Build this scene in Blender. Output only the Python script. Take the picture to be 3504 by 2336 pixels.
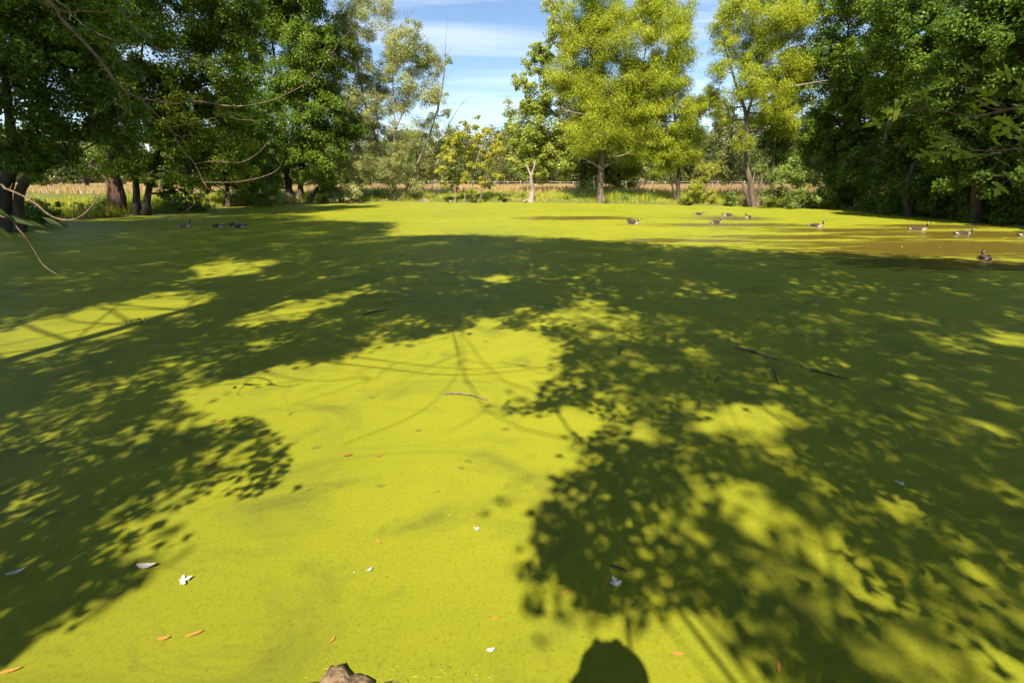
import bpy, math, random
import numpy as np
from mathutils import Vector, Matrix

R = math.radians
scene = bpy.context.scene
col = scene.collection
for o in list(bpy.data.objects):
    bpy.data.objects.remove(o, do_unlink=True)

# ------------------------------------------------------------------ camera
EYE = 2.5                      # eye height above the pond, metres
cam_data = bpy.data.cameras.new('camera')
cam_data.sensor_width = 22.5
cam_data.lens = 10.0
cam_data.clip_start = 0.02
cam_data.clip_end = 6000
cam = bpy.data.objects.new('camera', cam_data)
cam.location = (0, 0, EYE)
cam.rotation_euler = (R(90 - 20.0), 0, 0)
col.objects.link(cam)
scene.camera = cam

# ------------------------------------------------------------------ light
SUN_EL, SUN_AZ = 51.8, 15.9    # shadows fall SUN_AZ degrees to the right of +Y
ce, se = math.cos(R(SUN_EL)), math.sin(R(SUN_EL))
TO_SUN = np.array([-math.sin(R(SUN_AZ)) * ce, -math.cos(R(SUN_AZ)) * ce, se])
sun_data = bpy.data.lights.new('sun', 'SUN')
sun_data.energy = 5.0
sun_data.angle = R(0.53)
sun_data.color = (1.0, 0.915, 0.76)
sun = bpy.data.objects.new('sun', sun_data)
sun.rotation_euler = Vector(-TO_SUN).to_track_quat('-Z', 'Y').to_euler()
sun.location = (-10, -30, 40)
col.objects.link(sun)

world = bpy.data.worlds.new('World')
scene.world = world
world.use_nodes = True
wn, wl = world.node_tree.nodes, world.node_tree.links
wn.clear()
w_out = wn.new('ShaderNodeOutputWorld')
w_bg = wn.new('ShaderNodeBackground')
w_bg.inputs['Strength'].default_value = 0.10
sky = wn.new('ShaderNodeTexSky')
sky.sky_type = 'NISHITA'
sky.sun_disc = False
sky.sun_elevation = R(SUN_EL)
sky.sun_rotation = R(180 + SUN_AZ)
sky.air_density = 1.0
sky.dust_density = 0.1
sky.ozone_density = 3.0
# thin cirrus on a flat layer far above: direction / height
tc = wn.new('ShaderNodeTexCoord')
sep = wn.new('ShaderNodeSeparateXYZ')
wl.new(tc.outputs['Generated'], sep.inputs[0])
zz = wn.new('ShaderNodeMath'); zz.operation = 'MAXIMUM'; zz.inputs[1].default_value = 0.0
wl.new(sep.outputs['Z'], zz.inputs[0])
za = wn.new('ShaderNodeMath'); za.operation = 'ADD'; za.inputs[1].default_value = 0.10
wl.new(zz.outputs[0], za.inputs[0])
comb = wn.new('ShaderNodeCombineXYZ')
for ax in ('X', 'Y'):
    dv = wn.new('ShaderNodeMath'); dv.operation = 'DIVIDE'
    wl.new(sep.outputs[ax], dv.inputs[0]); wl.new(za.outputs[0], dv.inputs[1])
    wl.new(dv.outputs[0], comb.inputs[ax])
cmap = wn.new('ShaderNodeMapping')
cmap.inputs['Location'].default_value = (0.55, 0.35, 0.0)
cmap.inputs['Rotation'].default_value = (0, 0, R(18))
cmap.inputs['Scale'].default_value = (0.55, 1.5, 1.0)
wl.new(comb.outputs[0], cmap.inputs['Vector'])
cn = wn.new('ShaderNodeTexNoise')
cn.inputs['Scale'].default_value = 0.9
cn.inputs['Detail'].default_value = 9
cn.inputs['Roughness'].default_value = 0.58
cn.inputs['Distortion'].default_value = 0.9
wl.new(cmap.outputs[0], cn.inputs['Vector'])
cr = wn.new('ShaderNodeValToRGB')
cr.color_ramp.elements[0].position = 0.46
cr.color_ramp.elements[0].color = (0, 0, 0, 1)
cr.color_ramp.elements[1].position = 0.86
cr.color_ramp.elements[1].color = (0.62, 0.62, 0.62, 1)
wl.new(cn.outputs['Fac'], cr.inputs[0])
cmix = wn.new('ShaderNodeMixRGB')
cmix.inputs['Color2'].default_value = (9.0, 9.2, 9.6, 1)
wl.new(cr.outputs[0], cmix.inputs['Fac'])
wl.new(sky.outputs[0], cmix.inputs['Color1'])
wl.new(cmix.outputs[0], w_bg.inputs['Color'])
wl.new(w_bg.outputs[0], w_out.inputs['Surface'])

vs = scene.view_settings
vs.view_transform = 'Standard'
vs.look = 'None'
vs.gamma = 1.0
vs.use_curve_mapping = False
vs.exposure = 0.8
scene.cycles.use_denoising = True
scene.cycles.use_adaptive_sampling = True
scene.cycles.adaptive_threshold = 0.03
scene.cycles.max_bounces = 4
scene.cycles.diffuse_bounces = 3
scene.cycles.transmission_bounces = 3
scene.cycles.transparent_max_bounces = 4
scene.cycles.caustics_reflective = False
scene.cycles.caustics_refractive = False

# ------------------------------------------------------------------ helpers
rng = np.random.default_rng(7)
random.seed(7)

def tag(o, label=None, cat=None, group=None, kind=None):
    if label: o['label'] = label
    if cat: o['category'] = cat
    if group: o['group'] = group
    if kind: o['kind'] = kind
    return o

def link(name, data, parent=None, loc=(0, 0, 0)):
    o = bpy.data.objects.new(name, data)
    o.location = loc
    col.objects.link(o)
    if parent is not None:
        o.parent = parent
    return o

def mesh_fast(name, V, F, mat, smooth=False):
    """V (n,3); F a list of (m,k) int arrays with k of 3 or 4"""
    if not isinstance(F, (list, tuple)):
        F = [F]
    F = [f for f in F if len(f)]
    me = bpy.data.meshes.new(name)
    me.vertices.add(len(V))
    me.vertices.foreach_set('co', np.ascontiguousarray(V, dtype=np.float32).ravel())
    tot = np.concatenate([np.full(len(f), f.shape[1]) for f in F])
    idx = np.concatenate([np.ascontiguousarray(f).ravel() for f in F])
    start = np.concatenate([[0], np.cumsum(tot)[:-1]])
    me.loops.add(len(idx))
    me.loops.foreach_set('vertex_index', idx.astype(np.int32))
    me.polygons.add(len(tot))
    me.polygons.foreach_set('loop_start', start.astype(np.int32))
    me.polygons.foreach_set('loop_total', tot.astype(np.int32))
    if smooth:
        me.polygons.foreach_set('use_smooth', np.ones(len(tot), dtype=bool))
    me.update(calc_edges=True)
    me.validate()
    if mat is not None:
        me.materials.append(mat)
    return me

def norm(v):
    n = np.linalg.norm(v, axis=-1, keepdims=True)
    return v / np.maximum(n, 1e-9)

class Wood:
    """collects tapered tubes into one mesh"""
    def __init__(self):
        self.V, self.F, self.n = [], [], 0
    def tube(self, pts, rad, sides=7, smooth_pts=3, flare=0.0):
        pts = np.array(pts, float)
        rad = np.array(rad, float)
        if smooth_pts > 1 and len(pts) > 2:
            pts, rad = spline(pts, rad, smooth_pts)
        m = len(pts)
        tang = np.gradient(pts, axis=0)
        tang = norm(tang)
        ref = np.tile([0.31, 0.95, 0.08], (m, 1))
        a = norm(np.cross(tang, ref)); b = np.cross(tang, a)
        ang = np.linspace(0, 2 * np.pi, sides, endpoint=False)
        rr = rad[:, None] * np.ones(sides)[None]
        if flare:
            w = np.zeros((m, 1)); w[0] = 1.0
            if m > 2: w[1] = .35
            rr = rr * (1 + flare * w * (1 + .5 * np.sin(ang * 3 + 1.0))[None])
        rr = rr * (1 + .07 * rng.standard_normal((m, sides)))
        P = pts[:, None, :] + rr[..., None] * (a[:, None, :] * np.cos(ang)[None, :, None] + b[:, None, :] * np.sin(ang)[None, :, None])
        base = self.n
        self.V.append(P.reshape(-1, 3))
        i = np.arange(m - 1)[:, None] * sides; j = np.arange(sides)[None]; j2 = (j + 1) % sides
        q = np.stack([i + j, i + j2, i + sides + j2, i + sides + j], -1).reshape(-1, 4) + base
        self.F.append(q)
        self.n += m * sides
    def mesh(self, name, mat):
        return mesh_fast(name, np.concatenate(self.V), [np.concatenate(self.F)], mat, smooth=True)

def spline(pts, rad, k):
    """Catmull-Rom through the points"""
    n = len(pts)
    P = np.vstack([2 * pts[0] - pts[1], pts, 2 * pts[-1] - pts[-2]])
    out, ro = [], []
    for i in range(n - 1):
        p0, p1, p2, p3 = P[i], P[i + 1], P[i + 2], P[i + 3]
        for s in range(k):
            t = s / k
            out.append(.5 * ((2 * p1) + (-p0 + p2) * t + (2 * p0 - 5 * p1 + 4 * p2 - p3) * t * t + (-p0 + 3 * p1 - 3 * p2 + p3) * t ** 3))
            ro.append(rad[i] * (1 - t) + rad[i + 1] * t)
    out.append(pts[-1]); ro.append(rad[-1])
    return np.array(out), np.array(ro)

MAPLE = np.array([(0, 0), (.07, .14), (.34, .0), (.22, .17), (.46, .24), (.52, .44), (.34, .38), (.14, .34), (.11, .42), (.20, .62), (.26, .66), (.13, .74), (0, 1.0),
                  (-.13, .74), (-.26, .66), (-.20, .62), (-.11, .42), (-.14, .34), (-.34, .38), (-.52, .44), (-.46, .24), (-.22, .17), (-.34, .0), (-.07, .14)])

def leaf_mesh_arrays(C, size, aspect, axis, nrm, shape='diamond'):
    """C centres; axis = leaf direction, nrm = leaf normal; returns V, F"""
    n = len(C)
    axis = norm(axis)
    side = norm(np.cross(axis, nrm))
    up = np.cross(side, axis)
    L = size[:, None]
    W = (size * aspect)[:, None]
    if shape == 'diamond':
        V = np.stack([C - axis * L * .5,
                      C - axis * L * .05 + side * W * .5 + up * L * .05,
                      C + axis * L * .5 - up * L * .06,
                      C - axis * L * .05 - side * W * .5 + up * L * .05], 1).reshape(-1, 3)
        F = np.arange(n * 4).reshape(n, 4)
        return V, [F]
    if shape == 'lobed':       # three-pointed leaf, five triangles
        prof = np.array([(0, -.5), (.45, -.12), (.16, -.02), (.0, .5), (-.16, -.02), (-.45, -.12)])
        V = np.stack([C + axis * L * q + side * W * p * 1.1 + up * L * (.06 * abs(p)) for p, q in prof], 1).reshape(-1, 3)
        b = (np.arange(n) * 6)[:, None]
        F = np.concatenate([b + np.array([[0, 1, 2]]), b + np.array([[0, 2, 3]]), b + np.array([[0, 3, 4]]), b + np.array([[0, 4, 5]])])
        return V, [F]

# ------------------------------------------------------------------ materials
def new_mat(name):
    m = bpy.data.materials.new(name)
    m.use_nodes = True
    nt = m.node_tree
    nt.nodes.clear()
    out = nt.nodes.new('ShaderNodeOutputMaterial')
    return m, nt.nodes, nt.links, out

def ramp(nodes, stops, interp='LINEAR'):
    r = nodes.new('ShaderNodeValToRGB')
    r.color_ramp.interpolation = interp
    e = r.color_ramp.elements
    while len(e) < len(stops): e.new(0.5)
    for k, (p, c) in enumerate(stops):
        e[k].position = p
        e[k].color = (*c, 1) if len(c) == 3 else c
    return r

def leaf_mat(name, cols, trans=0.45, gloss=0.10, patch=0.25):
    """cols: list of linear colours spread over the leaves at random"""
    m, N, L, out = new_mat(name)
    geo = N.new('ShaderNodeNewGeometry')
    rp = ramp(N, [(i / max(1, len(cols) - 1), tuple(min(.62, v * k) for v, k in zip(c, (1.34, 1.26, 1.25)))) for i, c in enumerate(cols)])
    nz = N.new('ShaderNodeTexNoise'); nz.inputs['Scale'].default_value = patch; nz.inputs['Detail'].default_value = 3
    tcn = N.new('ShaderNodeTexCoord'); L.new(tcn.outputs['Object'], nz.inputs['Vector'])
    ad = N.new('ShaderNodeMath'); ad.operation = 'MULTIPLY_ADD'; ad.inputs[1].default_value = 0.45; 
    L.new(geo.outputs['Random Per Island'], ad.inputs[0])
    nm = N.new('ShaderNodeMath'); nm.operation = 'MULTIPLY_ADD'; nm.inputs[1].default_value = 1.7; nm.inputs[2].default_value = -0.58
    L.new(nz.outputs['Fac'], nm.inputs[0]); L.new(nm.outputs[0], ad.inputs[2])
    L.new(ad.outputs[0], rp.inputs[0])
    df = N.new('ShaderNodeBsdfDiffuse'); L.new(rp.outputs[0], df.inputs['Color'])
    tr = N.new('ShaderNodeBsdfTranslucent')
    hs = N.new('ShaderNodeHueSaturation'); hs.inputs['Hue'].default_value = 0.497; hs.inputs['Saturation'].default_value = 1.15; hs.inputs['Value'].default_value = 1.15
    L.new(rp.outputs[0], hs.inputs['Color']); L.new(hs.outputs[0], tr.inputs['Color'])
    m1 = N.new('ShaderNodeMixShader'); m1.inputs[0].default_value = trans
    L.new(df.outputs[0], m1.inputs[1]); L.new(tr.outputs[0], m1.inputs[2])
    gl = N.new('ShaderNodeBsdfGlossy'); gl.inputs['Roughness'].default_value = 0.38; gl.inputs['Color'].default_value = (1, 1, 1, 1)
    fr = N.new('ShaderNodeFresnel'); fr.inputs['IOR'].default_value = 1.35
    fm = N.new('ShaderNodeMath'); fm.operation = 'MULTIPLY'; fm.inputs[1].default_value = gloss * 6; L.new(fr.outputs[0], fm.inputs[0])
    m2 = N.new('ShaderNodeMixShader'); L.new(fm.outputs[0], m2.inputs[0])
    L.new(m1.outputs[0], m2.inputs[1]); L.new(gl.outputs[0], m2.inputs[2])
    L.new(m2.outputs[0], out.inputs['Surface'])
    return m

def bark_mat(name, dark, light, scale=6.0, bump=0.5):
    m, N, L, out = new_mat(name)
    tcn = N.new('ShaderNodeTexCoord')
    mp = N.new('ShaderNodeMapping'); mp.inputs['Scale'].default_value = (1, 1, .22); L.new(tcn.outputs['Object'], mp.inputs['Vector'])
    nz = N.new('ShaderNodeTexNoise'); nz.inputs['Scale'].default_value = scale; nz.inputs['Detail'].default_value = 6; nz.inputs['Roughness'].default_value = .65
    L.new(mp.outputs[0], nz.inputs['Vector'])
    rp = ramp(N, [(.35, dark), (.62, light)]); L.new(nz.outputs['Fac'], rp.inputs[0])
    bs = N.new('ShaderNodeBsdfPrincipled'); bs.inputs['Roughness'].default_value = .9; bs.inputs['Specular IOR Level'].default_value = .15
    L.new(rp.outputs[0], bs.inputs['Base Color'])
    bp = N.new('ShaderNodeBump'); bp.inputs['Strength'].default_value = bump; bp.inputs['Distance'].default_value = .05
    L.new(nz.outputs['Fac'], bp.inputs['Height']); L.new(bp.outputs[0], bs.inputs['Normal'])
    L.new(bs.outputs[0], out.inputs['Surface'])
    return m

def simple_mat(name, c1, c2, scale=8.0, rough=.8, spec=.2, bump=0.0, coord='Object'):
    m, N, L, out = new_mat(name)
    tcn = N.new('ShaderNodeTexCoord')
    nz = N.new('ShaderNodeTexNoise'); nz.inputs['Scale'].default_value = scale; nz.inputs['Detail'].default_value = 5
    L.new(tcn.outputs[coord], nz.inputs['Vector'])
    rp = ramp(N, [(.35, c1), (.65, c2)]); L.new(nz.outputs['Fac'], rp.inputs[0])
    bs = N.new('ShaderNodeBsdfPrincipled'); bs.inputs['Roughness'].default_value = rough; bs.inputs['Specular IOR Level'].default_value = spec
    L.new(rp.outputs[0], bs.inputs['Base Color'])
    if bump:
        bp = N.new('ShaderNodeBump'); bp.inputs['Strength'].default_value = bump; bp.inputs['Distance'].default_value = .03
        L.new(nz.outputs['Fac'], bp.inputs['Height']); L.new(bp.outputs[0], bs.inputs['Normal'])
    L.new(bs.outputs[0], out.inputs['Surface'])
    return m

M = {}
M['leaf_dark'] = leaf_mat('leaf_dark', [(.048, .095, .014), (.098, .175, .023), (.16, .26, .033), (.25, .33, .043)], gloss=.06)
M['leaf_maple'] = leaf_mat('leaf_maple', [(.058, .11, .015), (.11, .19, .022), (.175, .265, .03), (.26, .33, .04)], gloss=.06)
M['leaf_golden'] = leaf_mat('leaf_golden', [(.055, .115, .014), (.11, .19, .019), (.21, .285, .024), (.36, .37, .035)], patch=.14, gloss=.06)
M['leaf_willow'] = leaf_mat('leaf_willow', [(.17, .235, .018), (.28, .35, .026), (.38, .45, .038), (.45, .49, .055)], trans=.4, gloss=.06)
M['leaf_poplar'] = leaf_mat('leaf_poplar', [(.13, .21, .025), (.24, .33, .036), (.38, .44, .07), (.54, .55, .17)], gloss=.10, patch=.5)
M['leaf_pale'] = leaf_mat('leaf_pale', [(.135, .175, .04), (.29, .335, .10), (.43, .475, .18), (.54, .58, .31)], gloss=.10)
M['leaf_yellow'] = leaf_mat('leaf_yellow', [(.22, .27, .03), (.38, .40, .045), (.50, .47, .07), (.55, .44, .09)], patch=.45)
M['leaf_shrub'] = leaf_mat('leaf_shrub', [(.09, .16, .03), (.17, .26, .045), (.26, .34, .065), (.36, .42, .10)])
M['leaf_limey'] = leaf_mat('leaf_limey', [(.24, .31, .03), (.35, .41, .045), (.44, .46, .07), (.48, .44, .08)])
M['leaf_far'] = leaf_mat('leaf_far', [(.05, .085, .020), (.105, .15, .03), (.19, .23, .045), (.29, .28, .07)], patch=.07)
M['bark_dark'] = bark_mat('bark_dark', (.05, .04, .03), (.14, .11, .085))
M['bark_willow'] = bark_mat('bark_willow', (.10, .075, .055), (.29, .23, .175))
M['bark_pale'] = bark_mat('bark_pale', (.17, .13, .09), (.42, .34, .25))
M['bark_dead'] = bark_mat('bark_dead', (.25, .2, .15), (.52, .44, .35))
M['bark_twig'] = bark_mat('bark_twig', (.10, .065, .045), (.31, .21, .15), scale=30, bump=.2)
M['bark_red'] = bark_mat('bark_red', (.14, .07, .05), (.34, .19, .14), scale=4, bump=1.0)
M['wet_wood'] = simple_mat('wet_wood', (.02, .016, .012), (.07, .055, .04), 20, .6, .3)

# ------------------------------------------------------------------ the setting: ground, pond, grass
POND = np.array([(-25.2, 22.9), (-26.2, 27.4), (-24.9, 31.1), (-24.1, 40), (-20, 45.8), (-11.9, 48.6), (-5.9, 47.3), (1, 47.4), (9.3, 45.2), (15.2, 43),
                 (21.8, 40.6), (25.2, 37.8), (27.9, 34.6), (28.3, 29.8), (28.1, 25.7), (27, 17), (20, 9), (12, 3.6), (5, 1.2), (1.5, 1.0), (0, 1.15),
                 (-.8, 1.35), (-1.8, 1.1), (-5, 1.1), (-12, 4.5), (-20, 12)])

def inside(poly, x, y):
    r = np.zeros(np.shape(x), bool)
    n = len(poly)
    for i in range(n):
        x1, y1 = poly[i]; x2, y2 = poly[(i + 1) % n]
        c = ((y1 > y) != (y2 > y)) & (x < (x2 - x1) * (y - y1) / (y2 - y1 + 1e-12) + x1)
        r ^= c
    return r

def shore_dist(x, y):
    """signed distance to the pond's edge, positive on land"""
    d = np.full(np.shape(x), 1e9)
    n = len(POND)
    for i in range(n):
        a = POND[i]; b = POND[(i + 1) % n]
        e = b - a
        t = np.clip(((x - a[0]) * e[0] + (y - a[1]) * e[1]) / (e @ e), 0, 1)
        d = np.minimum(d, np.hypot(x - a[0] - t * e[0], y - a[1] - t * e[1]))
    return np.where(inside(POND, x, y), -d, d)

def ground_z(x, y):
    x = np.asarray(x, float); y = np.asarray(y, float)
    s = shore_dist(x, y) + .22 * np.sin(x * 1.7 + y * .6) * np.cos(y * 1.3 - x * .4) * np.clip((y - 10) / 10, 0, 1)
    land = .42 * (1 - np.exp(-np.maximum(s, 0) / .9)) + .25 * (1 - np.exp(-np.maximum(s, 0) / 9))
    land = land + .62 * (1 - np.exp(-np.maximum(s, 0) / 1.0)) * np.clip((7 - y) / 5, 0, 1)
    f = np.clip((y - 58) / 50, 0, 1)
    land = land * (1 - .72 * f) + .06 * np.sin(x * .31) * np.cos(y * .23) * np.clip(s / 3, 0, 1)
    far = np.clip((np.hypot(x, y) - 170) / 700, 0, 1)
    return np.where(s > 0, land + far * 14, np.maximum(-.6, s * .5))

xs = np.concatenate([np.linspace(-1800, -140, 12), np.linspace(-120, -38, 34), np.arange(-36, 36.01, .5), np.linspace(38, 120, 34), np.linspace(140, 1800, 12)])
ys = np.concatenate([np.linspace(-1200, -40, 10), np.linspace(-30, -4, 10), np.arange(-3, 56.01, .5), np.linspace(58, 170, 50), np.linspace(190, 2500, 14)])
gx, gy = np.meshgrid(xs, ys)
gz = ground_z(gx, gy)
nx, ny = len(xs), len(ys)
ii = (np.arange(ny - 1)[:, None] * nx + np.arange(nx - 1)[None]).ravel()
gm, N, L, out = new_mat('ground_soil')
tcn = N.new('ShaderNodeTexCoord')
nz = N.new('ShaderNodeTexNoise'); nz.inputs['Scale'].default_value = .35; nz.inputs['Detail'].default_value = 8; L.new(tcn.outputs['Object'], nz.inputs['Vector'])
nz2 = N.new('ShaderNodeTexNoise'); nz2.inputs['Scale'].default_value = 9; nz2.inputs['Detail'].default_value = 6; L.new(tcn.outputs['Object'], nz2.inputs['Vector'])
near = ramp(N, [(.3, (.08, .065, .03)), (.5, (.15, .16, .04)), (.7, (.22, .25, .05))]); L.new(nz2.outputs['Fac'], near.inputs[0])
farr = ramp(N, [(.35, (.34, .22, .10)), (.55, (.42, .31, .16)), (.7, (.30, .28, .11))]); L.new(nz.outputs['Fac'], farr.inputs[0])
sp = N.new('ShaderNodeSeparateXYZ'); L.new(tcn.outputs['Object'], sp.inputs[0])
mr = N.new('ShaderNodeMapRange'); mr.inputs['From Min'].default_value = 54; mr.inputs['From Max'].default_value = 72; L.new(sp.outputs['Y'], mr.inputs['Value'])
mx = N.new('ShaderNodeMixRGB'); L.new(mr.outputs[0], mx.inputs['Fac']); L.new(near.outputs[0], mx.inputs['Color1']); L.new(farr.outputs[0], mx.inputs['Color2'])
bs = N.new('ShaderNodeBsdfPrincipled'); bs.inputs['Roughness'].default_value = .95; bs.inputs['Specular IOR Level'].default_value = .1
L.new(mx.outputs[0], bs.inputs['Base Color'])
bp = N.new('ShaderNodeBump'); bp.inputs['Strength'].default_value = .7; bp.inputs['Distance'].default_value = .08; L.new(nz2.outputs['Fac'], bp.inputs['Height']); L.new(bp.outputs[0], bs.inputs['Normal'])
L.new(bs.outputs[0], out.inputs['Surface'])
gme = mesh_fast('ground', np.stack([gx.ravel(), gy.ravel(), gz.ravel()], 1), [np.stack([ii, ii + 1, ii + nx + 1, ii + nx], 1)], gm, smooth=True)
tag(link('ground', gme), 'grassy banks and dry meadow round the pond', 'ground', kind='structure')

# pond surface: a mat of duckweed with openings of brown water
pm, N, L, out = new_mat('pond_water')
tcn = N.new('ShaderNodeTexCoord')
def mapping(scale, rot=0.0, loc=(0, 0, 0)):
    mp = N.new('ShaderNodeMapping'); mp.inputs['Scale'].default_value = scale; mp.inputs['Rotation'].default_value = (0, 0, rot); mp.inputs['Location'].default_value = loc
    L.new(tcn.outputs['Object'], mp.inputs['Vector']); return mp
def noise(src, scale, detail=5, rough=.55, dist=0.0):
    n_ = N.new('ShaderNodeTexNoise'); n_.inputs['Scale'].default_value = scale; n_.inputs['Detail'].default_value = detail
    n_.inputs['Roughness'].default_value = rough; n_.inputs['Distortion'].default_value = dist
    L.new(src, n_.inputs['Vector']); return n_
def math_(op, a, b=None, c=None):
    m_ = N.new('ShaderNodeMath'); m_.operation = op
    for k, v in enumerate((a, b, c)):
        if v is None: continue
        if isinstance(v, (int, float)): m_.inputs[k].default_value = v
        else: L.new(v, m_.inputs[k])
    return m_.outputs[0]
obj_v = tcn.outputs['Object']
# openings (x, y, half-length, half-width) in metres
holes = [(3.9, 29.6, 4.2, 1.5), (11.5, 25.2, 5.2, 1.0), (6.6, 18.9, 3.2, .6), (12.4, 20.0, 3.6, .9), (16.6, 17.0, 7.5, 2.9), (21.5, 20.7, 7.0, 2.1),
         (12.8, 13.9, 4.2, 1.4), (13.6, 29.4, 2.8, 1.6), (-16.5, 45.6, 4.5, .7), (22.5, 24.6, 5.0, 1.1), (16.5, 22.8, 5.5, 1.1), (27, 31, 1.5, 4)]
best = None
for hx, hy, rx, ry in holes:
    mp = mapping((1 / rx, 1 / ry, 0), loc=(-hx / rx, -hy / ry, 0))
    ln = N.new('ShaderNodeVectorMath'); ln.operation = 'LENGTH'; L.new(mp.outputs[0], ln.inputs[0])
    v = math_('SUBTRACT', 1.0, ln.outputs['Value'])
    best = v if best is None else math_('MAXIMUM', best, v)
streak = noise(mapping((.22, 1.5, 1), R(-3)).outputs[0], .9, 8, .62, .6)
fine_streak = noise(mapping((1.1, 9, 1), R(-2)).outputs[0], .8, 6, .6, .3)
val = math_('MULTIPLY_ADD', streak.outputs['Fac'], 2.9, -1.42)
val = math_('ADD', math_('MAXIMUM', best, -1.0), val)
val = math_('MULTIPLY_ADD', fine_streak.outputs['Fac'], 2.4, math_('ADD', val, -1.2))
openm = ramp(N, [(.0, (0, 0, 0)), (.38, (.0, .0, .0)), (.62, (.86, .86, .86))]); L.new(math_('ADD', val, .34), openm.inputs[0])
# duckweed colour
grain = noise(obj_v, 170, 3, .6)
grain2 = noise(obj_v, 38, 4, .6)
swirl = noise(mapping((1, 1.6, 1), R(25)).outputs[0], .55, 9, .62, 2.2)
broad = noise(mapping((.5, 1, 1)).outputs[0], .25, 4, .5, .5)
sw = ramp(N, [(.36, (.256, .260, .0145)), (.50, (.242, .250, .0145)), (.60, (.205, .216, .016)), (.70, (.150, .160, .018))]); L.new(swirl.outputs['Fac'], sw.inputs[0])
br = N.new('ShaderNodeMixRGB'); br.blend_type = 'MULTIPLY'; br.inputs['Fac'].default_value = 1
brr = ramp(N, [(.3, (.86, .90, .95)), (.7, (1.06, 1.03, 1))]); L.new(broad.outputs['Fac'], brr.inputs[0])
L.new(sw.outputs[0], br.inputs['Color1']); L.new(brr.outputs[0], br.inputs['Color2'])
gr = N.new('ShaderNodeMixRGB'); gr.blend_type = 'MULTIPLY'; gr.inputs['Fac'].default_value = 1
grr = ramp(N, [(.30, (.70, .72, .7)), (.48, (.98, .98, .98)), (.72, (1.12, 1.1, 1.3))]); L.new(grain.outputs['Fac'], grr.inputs[0])
L.new(br.outputs[0], gr.inputs['Color1']); L.new(grr.outputs[0], gr.inputs['Color2'])
gr2 = N.new('ShaderNodeMixRGB'); gr2.blend_type = 'MULTIPLY'; gr2.inputs['Fac'].default_value = 1
grr2 = ramp(N, [(.28, (.70, .74, .7)), (.44, (.98, .98, .98)), (.72, (1.07, 1.06, 1.1))]); L.new(grain2.outputs['Fac'], grr2.inputs[0])
L.new(gr.outputs[0], gr2.inputs['Color1']); L.new(grr2.outputs[0], gr2.inputs['Color2'])
# pinholes of dark water between the fronds, and thin drifting scum lines
vor2 = N.new('ShaderNodeTexVoronoi'); vor2.inputs['Scale'].default_value = 21; L.new(obj_v, vor2.inputs['Vector'])
pin = math_('LESS_THAN', vor2.outputs['Distance'], math_('MULTIPLY_ADD', noise(obj_v, 1.3, 4, .6).outputs['Fac'], .26, -.075))
pn = N.new('ShaderNodeMixRGB'); pn.inputs['Color2'].default_value = (.105, .11, .012, 1); L.new(math_('MULTIPLY', pin, .8), pn.inputs['Fac']); L.new(gr2.outputs[0], pn.inputs['Color1'])
lines = noise(mapping((.8, 1.5, 1), R(40)).outputs[0], .8, 6, .55, 3.0)
ln_ = ramp(N, [(.47, (0, 0, 0)), (.5, (.55, .55, .55)), (.53, (0, 0, 0))]); L.new(lines.outputs['Fac'], ln_.inputs[0])
lw = ramp(N, [(.45, (0, 0, 0)), (.62, (1, 1, 1))]); L.new(noise(obj_v, .5, 3, .5).outputs['Fac'], lw.inputs[0])
lm = N.new('ShaderNodeMixRGB'); lm.inputs['Color2'].default_value = (.17, .155, .02, 1); L.new(math_('MULTIPLY', ln_.outputs[0], lw.outputs[0]), lm.inputs['Fac']); L.new(pn.outputs[0], lm.inputs['Color1'])
# sparse pale bubbles
vor = N.new('ShaderNodeTexVoronoi'); vor.inputs['Scale'].default_value = 3.2; L.new(obj_v, vor.inputs['Vector'])
bub = math_('LESS_THAN', vor.outputs['Distance'], .022)
bm_ = N.new('ShaderNodeMixRGB'); bm_.inputs['Color2'].default_value = (.55, .56, .28, 1)
L.new(math_('MULTIPLY', bub, .75), bm_.inputs['Fac']); L.new(lm.outputs[0], bm_.inputs['Color1'])
weed = N.new('ShaderNodeBsdfPrincipled'); weed.inputs['Roughness'].default_value = .62; weed.inputs['Specular IOR Level'].default_value = .1
weed.inputs['Diffuse Roughness'].default_value = 1.0
L.new(bm_.outputs[0], weed.inputs['Base Color'])
bp = N.new('ShaderNodeBump'); bp.inputs['Strength'].default_value = .35; bp.inputs['Distance'].default_value = .006
L.new(grain.outputs['Fac'], bp.inputs['Height']); L.new(bp.outputs[0], weed.inputs['Normal'])
wat = N.new('ShaderNodeBsdfPrincipled'); wat.inputs['Base Color'].default_value = (.125, .072, .016, 1); wat.inputs['Roughness'].default_value = .22; wat.inputs['IOR'].default_value = 1.33
rip = noise(mapping((1.2, 5, 1)).outputs[0], 1.2, 4, .6, .3)
bpw = N.new('ShaderNodeBump'); bpw.inputs['Strength'].default_value = .07; bpw.inputs['Distance'].default_value = .05
L.new(rip.outputs['Fac'], bpw.inputs['Height']); L.new(bpw.outputs[0], wat.inputs['Normal'])
mxs = N.new('ShaderNodeMixShader'); L.new(openm.outputs[0], mxs.inputs[0]); L.new(weed.outputs[0], mxs.inputs[1]); L.new(wat.outputs[0], mxs.inputs[2])
L.new(mxs.outputs[0], out.inputs['Surface'])
px, py = np.meshgrid(np.linspace(-31, 31, 63), np.linspace(.4, 52.4, 53))
ii = (np.arange(52)[:, None] * 63 + np.arange(62)[None]).ravel()
pz = .0015 * np.sin(px * 2.1) * np.cos(py * 1.7)
pme = mesh_fast('pond_water', np.stack([px.ravel(), py.ravel(), pz.ravel()], 1), [np.stack([ii, ii + 1, ii + 64, ii + 63], 1)], pm, smooth=True)
tag(link('pond_water', pme), 'pond covered by a yellow-green mat of duckweed', 'pond', kind='structure')

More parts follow.
